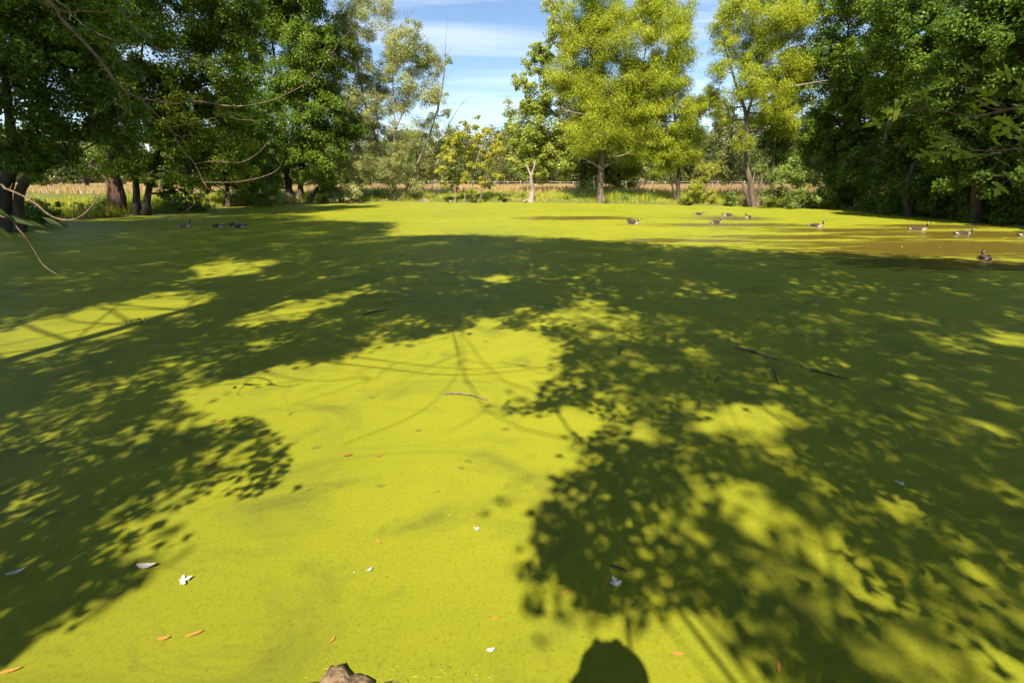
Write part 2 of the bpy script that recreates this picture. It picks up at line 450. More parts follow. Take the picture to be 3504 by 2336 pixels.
# grass: blades as slim triangles
def blades(x, y, h, w, lean=.35):
    n = len(x)
    z = ground_z(x, y) - .03
    a = rng.uniform(0, 2 * np.pi, n)
    d = np.stack([np.cos(a), np.sin(a), np.zeros(n)], 1)
    s = np.stack([-np.sin(a), np.cos(a), np.zeros(n)], 1) * (w * .5)[:, None]
    b = np.stack([x, y, z], 1)
    tip = b + d * (h * lean * rng.uniform(.2, 1.2, n))[:, None] + np.stack([0 * h, 0 * h, h], 1)
    V = np.stack([b - s, b + s, tip], 1).reshape(-1, 3)
    return V, np.arange(3 * n).reshape(n, 3)

def grass_obj(name, x, y, h, w, cols, label, lean=.35, patch=.3):
    V, F = blades(x, y, h, w, lean)
    me = mesh_fast(name, V, [F], leaf_mat('blade_' + name, cols, trans=.35, gloss=.05, patch=patch))
    return tag(link(name, me), label, 'grass', kind='stuff')

def scatter(n, x0, x1, y0, y1, dmin, dmax):
    x = rng.uniform(x0, x1, n * 3); y = y0 + (y1 - y0) * rng.uniform(0, 1, n * 3) ** 1.25
    s = shore_dist(x, y)
    k = (s > dmin) & (s < dmax) & (np.abs(x) < y * 1.35 + 6)
    return x[k][:n], y[k][:n]

# tall wet grass along the far shore
x, y = scatter(110000, -45, 45, 22, 62, .12, 9)
clump = .62 + .38 * np.sin(x * 1.3 + 2 * np.sin(y * .9)) * np.sin(y * 1.1 + x * .4)
lowbank = np.where((x > -10.5) & (x < 7), .62, 1.0)
grass_obj('shore_grass', x, y, rng.uniform(.4, 1.05, len(x)) * clump * lowbank, rng.uniform(.03, .07, len(x)),
          [(.22, .29, .03), (.34, .40, .04), (.45, .46, .06), (.48, .42, .11)], 'tall yellow-green grass along the far shore', patch=.16)
x, y = scatter(75000, -95, 80, 52, 108, 6.5, 99)
grass_obj('dry_grass', x, y, rng.uniform(.35, .85, len(x)), rng.uniform(.05, .12, len(x)),
          [(.34, .30, .08), (.50, .34, .13), (.56, .36, .16), (.48, .25, .15)], 'dry tan meadow grass behind the far shore', lean=.5, patch=.06)
x = rng.uniform(2, 34, 1100); y = rng.uniform(50, 64, 1100)
k = shore_dist(x, y) > 4.5
grass_obj('dock_stems', x[k], y[k], rng.uniform(.5, .95, k.sum()), rng.uniform(.04, .08, k.sum()),
          [(.10, .05, .03), (.20, .10, .06), (.28, .15, .09)], 'rusty brown seed stems standing in the meadow grass', lean=.12)
# dark tussocks at the water's edge
tus = [(x0, y0) for x0, y0 in zip(rng.uniform(-23, 24, 150), rng.uniform(40, 51, 150)) if .05 < shore_dist(np.array([x0]), np.array([y0]))[0] < 1.6]
tx = np.concatenate([x0 + rng.normal(0, .22, 130) for x0, y0 in tus]); ty = np.concatenate([y0 + rng.normal(0, .2, 130) for x0, y0 in tus])
grass_obj('bank_tussocks', tx, ty, rng.uniform(.2, .7, len(tx)), rng.uniform(.02, .045, len(tx)),
          [(.05, .10, .02), (.09, .16, .025), (.16, .23, .035), (.26, .27, .07)], 'dark green tussocks overhanging the far water edge', lean=.7)
# weeds on the side banks and under the trees
x, y = scatter(26000, -34, 40, 14, 46, .05, 5)
k = (np.abs(x) > 16)
grass_obj('bank_weeds', x[k], y[k], rng.uniform(.12, .45, k.sum()), rng.uniform(.03, .07, k.sum()),
          [(.03, .065, .014), (.06, .12, .02), (.10, .17, .03), (.18, .2, .05)], 'low green weeds under the trees of the side banks', lean=.8)

# ------------------------------------------------------------------ split-rail fence across the meadow
wood_grey = simple_mat('fence_wood', (.26, .22, .18), (.42, .37, .31), 3, .9, .1)
def box_mesh(name, sx, sy, sz, mat, taper=.9, jitter=.01):
    v = []
    for z, k in ((0, 1), (sz, taper)):
        for a, b in ((-1, -1), (1, -1), (1, 1), (-1, 1)):
            v.append((a * sx / 2 * k + random.uniform(-jitter, jitter), b * sy / 2 * k + random.uniform(-jitter, jitter), z))
    v.append((0, 0, sz + min(sx, sy) * .25))
    f4 = np.array([(0, 1, 5, 4), (1, 2, 6, 5), (2, 3, 7, 6), (3, 0, 4, 7), (3, 2, 1, 0)])
    f3 = np.array([(4, 5, 8), (5, 6, 8), (6, 7, 8), (7, 4, 8)])
    return mesh_fast(name, np.array(v), [f4, f3], mat)
fence = link('rail_fence', None, loc=(0, 110, 0))
tag(fence, 'long grey split-rail fence crossing the far side of the meadow', 'fence')
post_me = box_mesh('post', .17, .17, 1.35, wood_grey)
w_ = Wood()
w_.tube([(0, 0, 0), (1.0, 0, .012), (2.05, .01, -.01), (3.05, 0, 0)], [.055, .07, .068, .05], sides=6, smooth_pts=1)
rail_me = w_.mesh('rail', wood_grey)
fx = np.arange(-52, 64, 3.0)
fzz = ground_z(fx, np.full(len(fx), 110.0))
for k, x in enumerate(fx):
    p = link('post', post_me, fence, (x, 0, fzz[k] - .12)); p.rotation_euler = (0, 0, random.uniform(-.2, .2))
    if k + 1 < len(fx):
        for hgt in (.45, .98):
            r_ = link('rail', rail_me, fence, (x, random.uniform(-.03, .03), fzz[k] + hgt + random.uniform(-.03, .03)))
            r_.rotation_euler = (random.uniform(0, 6), math.atan2(fzz[k] - fzz[k + 1], 3.0), 0)

stake_me = box_mesh('meadow_stake', .09, .09, 1.55, simple_mat('pale_stake', (.55, .5, .44), (.7, .66, .6), 4))
for (x, y, lab) in ((-10.4, 62.5, 'pale wooden stake in the meadow by the pale many-stemmed tree'), (8.2, 61.0, 'pale wooden stake in the meadow beside the forked dead snag')):
    s_ = link('meadow_stake', stake_me, None, (x, y, float(ground_z(x, y)) - .1)); s_.rotation_euler = (.02, .03, .4)
    tag(s_, lab, 'stake', 'stakes in the meadow')

# ------------------------------------------------------------------ trees
# outline of each tree: base x, base y, stems (points relative to the base), foliage masses (dx, dy, z, radius), in metres
TREES = {
'shade_left': (-23.9, 22, [[(-0.18,-0,-0.1),(0.67,-0.06,1.82),(1.72,-0.13,3.3),(2.25,-0.19,5.23),(2.98,-0.25,7.66),(3.38,-0.32,9.18)],[(1.69,-0,3.21),(2.63,-0.14,4.19),(3.88,-0.29,5.56),(5.33,-0.43,7.66)],[(0.46,-0,0.46),(1.2,-0.03,1.63),(2.24,-0.06,2.57),(3.61,-0.09,3.12),(4.71,-0.12,3.48)]],
  [(2.9,-0.7,8.3,1.97),(5,0.6,8.3,1.97),(7.1,-0.3,8.6,1.6),(3.1,-0.5,6.1,2.05),(5.3,-0.9,6.4,1.85),(1.8,1.1,4,1.74),(4,-0.2,4.4,1.53),(2.6,-0.6,3,0.98),(0.7,-1,6.9,2.2),(-0.3,-1,4,1.93),(7.2,-0.7,7.2,1.46),(5.9,0.4,5.2,1.51),(4.7,-0.8,3.6,0.87),(0.5,-1,2.2,0.8),(3.1,-0,9.4,1.11),(6.2,-0.6,8.4,1.21),(3.5,1.1,8.7,0.94),(7.1,-0.8,9.3,1.23),(2.3,0.1,6.9,0.96),(5.9,0.6,4.3,1.31),(6.1,-0.2,6.7,1.17),(4.8,1.1,7.2,1),(1.9,-0,3.3,1.09),(4.2,-0.6,8.6,1.27),(3.1,-0.2,7.6,1.36),(2.2,-1,8.4,1.35),(4.8,-0.2,9.5,1.28),(4.2,-0.6,9.7,0.88)]),
'root_tree': (-25.51, 31.5, [[(-0.39,0,-0.06),(-0.3,0.11,1.52),(-0.43,0.22,2.99),(-0.46,0.34,5.17),(-0.63,0.45,8.07)],[(0.42,0,0.03),(0.85,0.1,2.06),(1.24,0.19,4.42),(2.42,0.29,7.6),(3.58,0.38,10.77)],[(1.02,-0,0.08),(1.85,-0,2.06),(3.18,-0,4.42),(5.62,-0,7.6),(7.11,-0,9.44)]],
  [(-1.4,0.8,4.9,1.65),(0.6,0,4,1.81),(2.2,-0.1,2.7,1.41),(4.6,0.8,4.4,1.94),(1.9,0.6,6.6,2.43),(4.6,-1,6.9,2.42),(7,0.8,9,2.36),(3.4,-0.7,9.2,2.61),(6.4,-0.4,11,2.3),(8.6,0.7,10.1,1.81),(1.4,-0.2,9.4,2.08),(7.2,0.7,6.4,1.62),(4.7,-0.7,2.7,1.27),(2.9,0.8,1.7,1),(9.2,-0.7,8.1,1.59),(3.8,-0.8,11.6,2.28),(-1.6,-0,3.3,0.98),(8.5,-0.4,12.1,2.02),(1.5,0.1,10.7,1.22),(3.1,0.9,11,1.68),(3.1,0.5,12.8,1.68),(5.5,-1.1,4.7,1.72),(6,-0.4,12.4,1.17),(7.3,0.1,3.3,1.89),(3,-0,6.3,1.73),(7.2,0.5,10.6,1.73),(10,-0,12.6,1.72),(8.7,-0.9,6.1,1.14),(9.4,-0.6,12,1.73),(7.5,0.8,12.7,1.14),(6,-0.3,7.3,1.67),(9.4,0.6,11.1,1.04),(7,1.1,4.8,1.82),(4.3,0.3,3.6,1.3),(4.6,0.4,7.8,1.1),(0.4,0.2,7,1.47),(7.3,-0.4,7.8,1.09),(3,0.9,4.7,1.37),(2.6,-0.1,8.2,1.82),(2.5,0.9,12.2,1.47)]),
'slim_left': (-23.92, 40, [[(0,-0,0.14),(0.28,-0.07,1.94),(0.35,-0.14,4.28),(1.39,-0.21,7.46)]],
  [(-1,0.9,3,1.61),(1.2,0.9,3.5,1.78),(2.3,0.6,4.9,2.11),(0.2,-0.8,5.3,2.1),(3.7,-0.6,6.8,2.07),(3.3,-0.4,2.8,1.61),(1.6,1,1.9,1.08),(-1.7,-0.7,1.6,1.02),(0.2,0.6,3.8,1.09),(-0.8,0.4,7.4,1.52),(-1.2,0.1,5.6,1.63),(-1,1,3.8,1.23),(0.8,-0.5,8.2,0.97),(4.8,0.1,7.3,1.36),(1.2,-0.8,4.4,1.65),(2.4,-0.9,1.5,1.1),(2.1,-1,3.7,1.53),(-0.6,-0.4,1.8,1.31),(3,-0.8,6.3,1.13),(4.2,-1,2,1.3),(0.2,1.1,2.6,1.21),(-0.8,-0.5,4.6,1.48),(4.2,0.9,4.1,1.1),(-1,0.4,6.6,1.12)]),
'twin_left': (-21.13, 46.5, [[(-0.52,0,0.08),(-0.43,0.07,2.64),(-0.18,0.13,5.33),(-0.09,0.2,9.33),(-0.02,0.27,14.07)],[(0.42,0,0.08),(0.91,0.04,2.64),(1.72,0.09,5.7),(2.59,0.13,10.03),(2.85,0.18,15.35)],[(1.37,0,0.17),(1.93,0.22,1.06),(2.59,0.43,1.85)]],
  [(-0.7,-0.2,14.7,3.03),(2.8,1,15.4,3.01),(4.6,0.6,14.7,2.08),(-0.6,0.8,11.1,3.12),(3.2,-0.4,11.7,2.91),(-0,0.4,7.5,3.21),(3.1,0.6,8.3,2.6),(-2.4,0.5,5.3,2.25),(1.2,-0.1,5,2.26),(3.9,-0.7,5,2.05),(4,-1.1,2.6,1.46),(3,0.9,1.5,1.18),(1.5,1,18.4,3.29),(4.9,-0.5,17.8,2.76),(-2.1,0.6,2.6,1.46),(-3.5,-0.2,8.3,2.2),(-2,0.3,12.8,2.31),(4.4,0.8,6.7,1.82),(2.7,-0.4,6.6,1.82),(2.4,0.3,16.1,1.93),(2.5,-0.5,17.4,1.33),(5.1,0,13.4,1.57),(5.9,-1,18.2,1.99),(-0.6,-0.5,16.1,1.93),(2,-0.5,10.9,1.9),(5.5,0.9,7,2.15),(5.7,-0.8,12.6,1.99),(4.3,0.6,9.1,1.38),(1.4,-0.9,3.2,1.63),(3.5,1.1,17.9,1.72),(-1.9,-0.7,4.2,1.96),(3,-0.9,13.2,1.97),(4.6,-0.6,7.8,1.93),(2.4,1,10.1,2.16),(1.3,0.4,17.2,1.8),(1.4,0.9,9.8,1.81),(0.1,-0,15.4,1.27),(3,-0.8,3.2,2.01),(-3.6,-0.4,1.9,2.15),(2.9,-0.1,18.4,1.89),(-3.7,1.1,6.5,1.34),(-1,-0.7,3.6,2.05),(0.2,-0.6,8.8,1.31)]),
'pale_stems': (-11.85, 49, [[(0.14,0,0.04),(-0.37,0.08,1.82),(-1.36,0.16,5.28),(-2.33,0.25,8.95),(-2.78,0.33,13.3),(-2.93,0.41,17.04)],[(-0.18,-0,0.04),(-0.17,-0.11,2.65),(0.4,-0.22,6.66),(0.61,-0.33,10.44),(0.9,-0.44,15.03)],[(0.36,0,0.04),(1.67,0.14,2.44),(3.67,0.27,6.27),(4.93,0.41,9.7),(5.61,0.54,13.3)],[(-0.3,-0,0.13),(-0.78,-0.06,2.24),(-1.33,-0.12,4.69),(-1.2,-0.18,8.95),(-1.16,-0.23,13.3)],[(0.4,0,6.66),(2.01,0.03,9.7),(2.87,0.06,12.95)]],
  [(-3.1,-0.1,16,1.66),(-1.2,-1.3,15,1.68),(-4,1.3,13.3,1.7),(-2,0.3,11.5,1.73),(0.8,1.7,14.5,1.61),(2.3,-1.3,13.7,1.54),(3,0.7,12.2,1.47),(-1,0.3,9,1.59),(-3.3,-1.6,9.1,1.76),(1.6,1.1,9.5,1.75),(3.9,1.3,10.3,1.33),(5,-1.5,9.5,1),(5.6,1.6,13,0.53),(0,1,6.3,1.63),(2.6,0.4,6.7,1.45),(4,0.2,7.4,1.06),(-4.5,-0.8,6.3,1.8),(-2.6,-1.6,3.7,1.4),(0.8,-0.1,3.1,1.49),(3.6,1.3,4.5,1.22),(-5.3,-1,11,1.65),(-0.6,-0.1,1.6,0.98),(2.2,-0.8,1.8,0.97),(-2,0.7,18.3,1.75),(-0.2,1.6,17,1.41),(-4.3,1.4,15.4,1.59),(0.8,-0.7,12.2,1.63),(5.7,-0.3,8.2,0.59),(0.9,-1.8,3.9,1.09),(3.3,0.1,13.3,1.46),(-2.6,1.2,12.9,0.99),(-2,1.2,2.8,1.17),(-3.4,-1.5,3.3,1.75),(-4.9,-0.2,4,1.56),(1.1,-1.5,4.8,1.11),(-2.4,-0.3,13.8,1.29),(0.3,1.5,8.8,1.26),(2.7,-0.8,14.9,1.06),(0.9,1.2,13.1,1.4),(-1.4,1.6,11,1.48),(4.2,1.1,13.1,1.21),(3.9,-1,9.4,1.02),(-2.2,1.5,6.5,1.3),(-3.2,1.5,10.9,1.31),(-1.4,1.8,10,1.09),(2.1,-1.7,10.4,1.07),(-2.1,-1.7,8.6,1.64),(-0.9,-0.7,3,1.44),(-3.2,0.1,7.8,1.44),(-4.4,-0.3,10.1,1.55),(-2.8,-1.4,14.9,1.08),(-2,0.5,7.6,1.13),(4.1,0.6,12.3,1.2),(-1.8,0.5,4.6,1.18)]),
'yellow_small': (-3.79, 47, [[(0.17,0,-0.02),(-0.07,0,2.05),(0.54,0.01,4.21),(1.27,0.01,5.36),(1.82,0.01,6.12)],[(-0.03,0,1.85),(-0.41,0.02,4.6),(-0.13,0.04,6.86),(0.23,0.05,7.89)],[(-1.81,0,0.06),(-1.82,0.09,1.65),(-2.13,0.18,3.24)],[(0.52,-0,0.02),(0.98,-0.21,1.45),(1.52,-0.42,2.84)],[(-0.77,-0,0.06),(-0.91,-0.05,1.04)]],
  [(-0.1,0.8,6.9,0.73),(-1,-1.1,5.8,0.82),(1.1,0.3,6.3,0.82),(2,0.1,5.4,0.74),(-1.9,-0.6,4.2,0.83),(-2.9,-0.6,3,0.72),(-0.4,1,4,0.92),(1.4,-0.2,3.6,0.92),(2.7,-0.6,4.6,0.62),(-1.1,-0.1,2.3,0.85),(0.9,0.5,2,0.81),(-2.3,-0.5,4.8,0.66),(2.3,-0.9,2.4,0.63),(0.6,0.6,7.7,0.37),(-0.7,-0.9,7.1,0.37),(-2.9,-1,4.2,0.46),(-0.1,-1.1,1,0.6),(1.7,1.1,1.6,0.51),(-1.6,-0.1,5.4,0.54),(-2.3,0.5,5.6,0.67),(-1.2,0.1,4.6,0.52),(0.3,1,5.6,0.63),(-2.9,-0.3,1.7,0.5),(-0.6,-0.3,4.7,0.55),(0,0.4,5,0.63),(-2.1,-1.1,3.9,0.64),(0,-0.3,3.4,0.62),(-2.1,0.6,1.6,0.66),(1.1,0.2,1.7,0.59),(-1.2,-0,5.2,0.58),(0.8,1,4.7,0.71),(1.5,-0.1,4.6,0.7),(2.7,0.5,6,0.43)]),
'poplar': (8.54, 58, [[(0.01,-0,0.7),(-0.05,-0.03,3.65),(-0.5,-0.06,7.42),(-2.24,-0.09,12.76),(-3.43,-0.12,18.53)],[(-0.28,-0,6.03),(-3.33,-0.2,8.79),(-5.88,-0.4,11.46)],[(-0.12,-0,5.09),(2.78,-0.05,7.42),(5.15,-0.11,9.24)]],
  [(-5.9,0,14,1.55),(-5.7,0.6,15.5,1.05),(-7.1,0.6,12.3,1.57),(-7.8,0.9,9.7,1.69),(-5.9,0.5,10.6,2.08),(-7.6,0.4,7,1.83),(-4.8,-0.5,7,2.53),(-6.5,0.3,4.6,2.06),(-3.2,-0.7,3.9,2.33),(-0.1,0.3,4.4,2.58),(4.1,-0.7,3.9,2.58),(6.7,-1.1,3.2,1.87),(-2.9,1,10.6,2.72),(-4.7,0.8,2.4,1.04),(-7.7,-0.4,4,1.55),(0.3,-1,7.4,3.29),(-3.4,0.7,18.9,1.5),(-4.1,0.6,20,1.21),(5.3,-0.8,7.4,2.78),(3.1,0.7,2.7,1.67),(-8.6,0.7,8.1,0.75),(-4.2,0.2,13.2,1.95),(-5,-0.5,15.3,1.25),(-3.8,-1,16.5,1.43),(-5,-1,9.9,1.68),(-6.1,-0.1,6.6,2.17),(4.5,0.5,9.4,2.32),(4.6,0.3,2.4,2.33),(1.9,-0.6,6.8,2.15),(4.3,0.7,5.7,2.07),(1.3,-1,8.3,1.59),(-1.1,0.3,3.2,1.82),(-2.1,-0.7,6.9,2.28),(-6.1,-1.1,3.3,1.47),(1.9,-0.7,4.1,1.93),(-4.1,0.7,4.5,2.02),(1.5,-0.6,2.4,2.27),(5.1,-1.1,4.3,1.8)]),
'willow_main': (8.69, 46, [[(0,-0,-0.05),(-0.25,-0,1.86),(-0.28,-0.01,5.3),(-0.95,-0.01,8.2),(-1.67,-0.02,12.31),(-2.14,-0.02,15.21)],[(-0.22,-0,5.11),(1.4,-0.05,7.49),(2.69,-0.11,10.63),(2.97,-0.16,13.62)],[(-0.14,0,3.22),(0.9,0.04,3.72),(1.78,0.07,3.95)],[(-0.18,0,2.06),(-0.87,0.04,2.45),(-0.8,0.07,1.27)]],
  [(-2.6,-0.3,15.5,1.86),(-0.9,-0.7,15.5,1.86),(-3.8,-0.4,13.3,1.51),(-2.1,0.3,12.8,2.28),(-4.3,-0.2,11.1,1.7),(0.4,-0.7,13,2.09),(-2.7,-0.1,9.4,1.72),(0.1,0.4,9.4,2.35),(1.9,-0.4,10.3,1.94),(3.4,-0.5,7.1,1.99),(0.6,-0.1,6.9,1.8),(2.6,0.4,4.9,1.54),(-1.8,-1,7.5,1.43),(1.7,0.4,8.2,2.05),(-1.8,-1,17.4,1.82),(1.4,0.9,6.3,1.6),(0.2,-0.7,14.7,1.42),(-3,0.7,6.9,1.6),(-1.4,-1,13.8,1.43),(-0.6,-0,12,1.29),(2.2,-0.5,9.3,2.04),(-0.7,0.6,7.4,2.12),(-3.3,0.6,14.4,1.35),(-1.3,-0.8,10.1,1.47),(-1.6,-1,6.1,2.04),(3.1,0.5,5.7,1.94),(2,-0.2,15.8,1.53),(-1.4,-0.3,8.6,1.44),(1.8,-0.3,11.3,1.53),(-0.1,-0.3,5.7,1.38),(-2.8,0.2,10.7,1.4)]),
'willow_mid': (15.4, 44, [[(0,-0,-0.1),(-0.25,-0.03,1.89),(-0.41,-0.05,4.1),(-1.14,-0.08,6.93),(-2.11,-0.11,11.25),(-2.84,-0.13,14.96)],[(-0.39,-0,3.37),(0.57,-0.18,5.53),(0.74,-0.36,7.61)],[(-0.2,-0,-0.1),(-0.68,-0.01,1.51),(-1.09,-0.03,2.64)]],
  [(-4.2,-0.4,14.2,1.79),(-2.6,-0.4,12.8,1.81),(-2.7,0.3,15.1,1.59),(-1.6,-0.3,11.2,1.32),(-1,0.8,9.5,1.27),(-3.4,-0.3,10.6,1.85),(-1.2,-0.6,7.4,1.52),(-1.7,0.2,3.6,1.26),(0.6,0.2,4.5,1.32),(1.3,1.1,5.9,1.08),(0.5,1,8,1.21),(-0.4,-0.2,5.7,1.46),(-3.2,-0.1,8.3,1.51),(-4.1,0.3,16.4,1.58),(-2.4,0,5.9,1.35),(-0.7,0.2,4,1.3),(-3.3,-0.2,7.3,1.52),(-1.3,0.8,15.2,1.15),(-0.5,0.9,4.6,1.42),(-3.7,0.6,15,1.11),(-2.9,0.5,4.9,1.17),(-1.4,0.9,13.9,1.15),(-1.7,-0.5,4.6,1.09),(-3,1,11.3,1.11),(-1.8,-0.7,10.2,1.28),(-1.8,-0.9,11.9,1.36),(-2.4,-0,9.1,1.45)]),
'round_bush': (16.64, 43, [[(0,-0,-0.1),(-0.4,-0.25,0.79)],[(0.08,-0,-0.1),(0.33,-0.18,1.16)],[(0.12,0,-0.1),(1,0.05,1.9),(1.3,0.1,2.99)]],
  [(-0.9,-0.7,1.1,0.78),(0.4,-0.2,1.2,0.78),(-0.3,-0.3,1.8,0.7),(-0.1,0.9,0.6,0.86),(1.1,-0.8,1,0.51),(1.2,0,3.1,0.58),(0.1,-0.1,3.1,0.5),(-1.1,-0.7,0.4,0.47),(0.7,-0.3,2.5,0.5)]),
'willow_right': (20.68, 41, [[(0.19,-0,0.05),(-0.44,-0.03,1.93),(-1.12,-0.07,3.65),(-1.69,-0.1,6.95),(-2.84,-0.13,9.14),(-4.36,-0.16,12.12)],[(-1.67,-0,6.79),(-1.22,-0.07,9.75),(-1.2,-0.14,13.27)],[(-0.19,0,0.08),(-0.69,0.03,1.23),(-1.32,0.05,2.28)],[(0.5,0,0.05),(0.54,0.03,1.23),(0.54,0.05,2.63)],[(-0.21,-0,1.23),(-0.22,-0.02,1.93),(-0.18,-0.03,3.14)]],
  [(-4.5,0.4,13.3,1),(-4.2,-0.4,10.4,1.03),(-4.1,0.3,9,1.11),(-3.3,-0.1,14.1,1.59),(-1.3,-0.8,13.7,1.73),(0.8,0.9,13.3,1.53),(-2.3,0,12.1,1.55),(-2.9,1.1,7.1,0.99),(0.2,0.2,11.2,1.7),(-1.2,1,9.6,1.52),(1.8,0.3,10.4,1.58),(-2.2,-1,5.2,0.86),(-0.4,-1.1,8.4,1.33),(1.5,1.1,14.7,1.64),(-4.7,0.4,7.9,0.98),(-1.1,0.6,16,1.95),(-3.7,0.7,16.3,1.62),(-4.3,-0.3,12,0.95),(-4.5,0.5,14.4,0.79),(-0.7,0.3,6.9,0.89),(0.8,-1,13.8,1.23),(1.6,0.1,9.3,1.3),(2.2,0.9,11.2,1.31),(-3.4,0.1,14.7,0.97),(-0.7,0.6,12.9,1.4),(-2.3,-1,9.2,1.52),(1.4,-0.2,6.7,1.5),(0.7,0,14.6,1.19),(-1.8,0.1,11.2,1.38),(1.5,0.8,7.7,1),(0.6,-0,7.2,1.05)]),
'slim_right': (23.07, 42, [[(-0.03,0,0.35),(-0.54,0.02,3.33),(-0.89,0.04,6.06),(-1.42,0.06,8.35),(-1.4,0.08,11.76)],[(-1.19,0,7.38),(0.46,0.01,9.61),(2.15,0.02,11.46)]],
  [(-0.2,1.1,6.1,1.32),(1.1,-0,4.9,1.48),(1.2,0.7,7.7,1.8),(-0.7,-0.6,9,1.21),(2.5,0.9,9.8,1.95),(1,-1,11.8,1.81),(3.4,-0.8,11.9,2.08),(-1.6,0.3,5.7,0.81),(0.3,0.1,3.7,1.12),(2.8,0.1,5.4,1.66),(2.5,0.3,14.1,2.04),(2.3,-0.3,6.9,1.37),(0.6,0.4,5.6,1.29),(3.4,-0.2,10.4,1.34),(1,0.2,3.9,1.67),(-0.9,0.5,10.1,1.59),(0.1,-0.4,10.7,1.12),(2,0.6,11.7,1.37),(-1,0.7,7,1.24),(-0.4,1.1,4.8,1.22),(3.8,-1,4,1.85),(-1.7,-0.2,8.7,1.39),(-0.9,-0.7,7.8,1.39)]),
'light_shrub': (22.86, 38, [[(-0.06,-0,0.06),(-1.43,-0.24,1.97)],[(0.08,-0,0.06),(0.63,-0.02,1.97)],[(0.01,0,0.06),(-0.36,0.2,2.62)]],
  [(-2.2,-0.7,2.6,0.82),(-0.6,0.6,2.8,1.09),(0.8,0.7,2.4,1.03),(-1.7,0.9,1.4,0.83),(-0.2,0.5,1.3,0.97),(1.5,-0.6,1.1,0.9),(-3.4,0.4,3.1,0.54),(2,0.1,1.6,0.76),(-0.8,-0.5,0.5,0.49),(1,0.6,0.3,0.49)]),
'dark_oak': (28.58, 40, [[(0.13,-0,-0.1),(-0.94,-0.06,3.29),(-2.34,-0.12,7.46),(-3.57,-0.18,13.01)],[(-1.43,0,4.93),(-0.71,0.16,7.77),(-0.58,0.33,11.03)]],
  [(0.7,0.5,10.8,1.33),(-0.6,-0.5,14.1,1.27),(0.1,0.7,13,1.4),(-1.1,0.3,5.8,1.45),(-4,0,15.3,1.37),(0.9,-0,7.2,1.79),(-0.6,-0.4,15.8,1.38),(-1,1.1,11.3,2.04),(-1.2,0.1,1.9,2),(1.8,1,2.3,1.72),(-2.6,-0.8,10.2,1.86),(1,-1,8.8,1.52),(-3.3,-0.7,7.7,1.44),(-2,-0.4,8.6,1.42),(-0.9,1.1,4.2,1.51),(-4.1,-0.8,14.4,1.67),(-5.1,0,15,1.81),(-3.1,0.8,5.7,1.46),(2.3,-0.4,6.3,1.77),(-0.6,-0.5,9.7,1.23),(-2.6,-0.6,13.9,1.22),(-2.9,-1,9.1,1.74),(0.8,0.2,4.8,2.08),(-2.6,0.1,14.9,1.27),(-3.5,-0.6,10.8,1.54),(0.2,0.1,1.7,2.01),(2.7,0,4.4,2.19),(-0.5,0.4,6.6,2.11),(3.4,-0.6,3,1.93),(-1.6,-0.6,10.5,1.55),(-4,0.8,10,1.52),(-2.5,0.4,6.6,2.02),(2,0.6,8.8,1.77),(-2.4,-0.3,4.2,1.38)]),
'crooked': (27.21, 34.5, [[(0.07,0,-0.09),(-0.92,0.02,1.22),(-0.89,0.03,2.9),(-1.12,0.05,4.6),(-1.35,0.07,5.84),(-1.55,0.09,8.6),(-2.12,0.1,11.56)],[(-1.35,-0,5.84),(-0.37,-0.06,7.57),(0.01,-0.12,10.11)]],
  [(1.9,0.3,2.9,1.63),(-0.4,-1,6.3,1.58),(-3.1,0.2,14.1,1.69),(0.5,0.4,4.4,1.48),(2.5,-0.5,4.9,1.38),(-1,-0.9,13.9,1.56),(1.5,0.2,6,1.41),(-2.7,-0.5,12.4,1.79),(0.7,-0.7,5.2,1.59),(0.4,-0.6,3.1,2.02),(1,0.2,6.9,1.9),(-2.4,-0.1,10.8,1.73),(-0,-0.3,9.9,1.21),(2.1,-0.8,4.1,1.65),(-0.6,-0.6,4.4,1.35),(-2.3,0.3,7.8,1.54),(0.7,-0.2,11.3,1.5),(-3.9,-0.7,10.2,1.52),(0.4,0.7,12.3,1.19),(-0.8,0.1,8.5,1.86),(-1.2,-0.3,9.3,1.48),(-0.2,1,13,1.36),(3,0.1,2.9,1.48),(-1.4,-0.8,6.8,1.93),(-1.9,-0,13.4,1.46),(-3.8,-0.5,12.4,1.31),(-1.3,0.8,3.7,1.93),(0.9,0.6,10,1.8),(-0.5,-0.9,2.6,1.35),(0,-0.8,10.9,1.55)]),
'leaning': (26.19, 30.5, [[(-0.12,0,0.1),(-1.02,0.04,1.42),(-0.99,0.08,2.98),(-0.57,0.12,4.23),(-0.65,0.17,6.98),(-1.53,0.21,10.51)]],
  [(-1.1,0.5,9.9,1.32),(-2.2,-0.4,8.2,1.41),(2,-0.7,6.7,1.44),(0.5,0.7,6.1,1.26),(2.4,0.1,5.6,1.57),(3.7,-0.6,2.6,1.17),(1.5,-0.3,7.6,1.45),(-4,0.8,12.3,1.49),(0.8,-1,2.3,1.81),(0.1,0.8,6.9,1.45),(0.9,-0.8,4.4,1.79),(-1.5,0.8,8.8,1.27),(-3.4,0.1,11.4,1.09),(-0.4,-0.8,11.2,1.37),(1.4,-0.5,8.9,1.7),(-2.1,-0.2,9.4,1.09),(1.4,0.2,6.2,1.19),(-1,0.6,7.4,1.01),(-1.7,0.8,6.1,1.2),(-1.5,-0.6,4.4,1.11),(-0.9,0.2,12.5,1.53),(-2.3,0.6,11.2,1.18),(-0.7,-0.7,5.2,1.65),(0.1,0.7,10.1,1.21),(0.6,-0.6,8.5,1.15),(-0.7,0.2,9.2,1.43),(-2.9,-0,10,1.23),(-0.6,0.1,5.9,1.3),(-2.9,0.8,9,1.15),(0.7,-0.8,5.3,1.37)]),
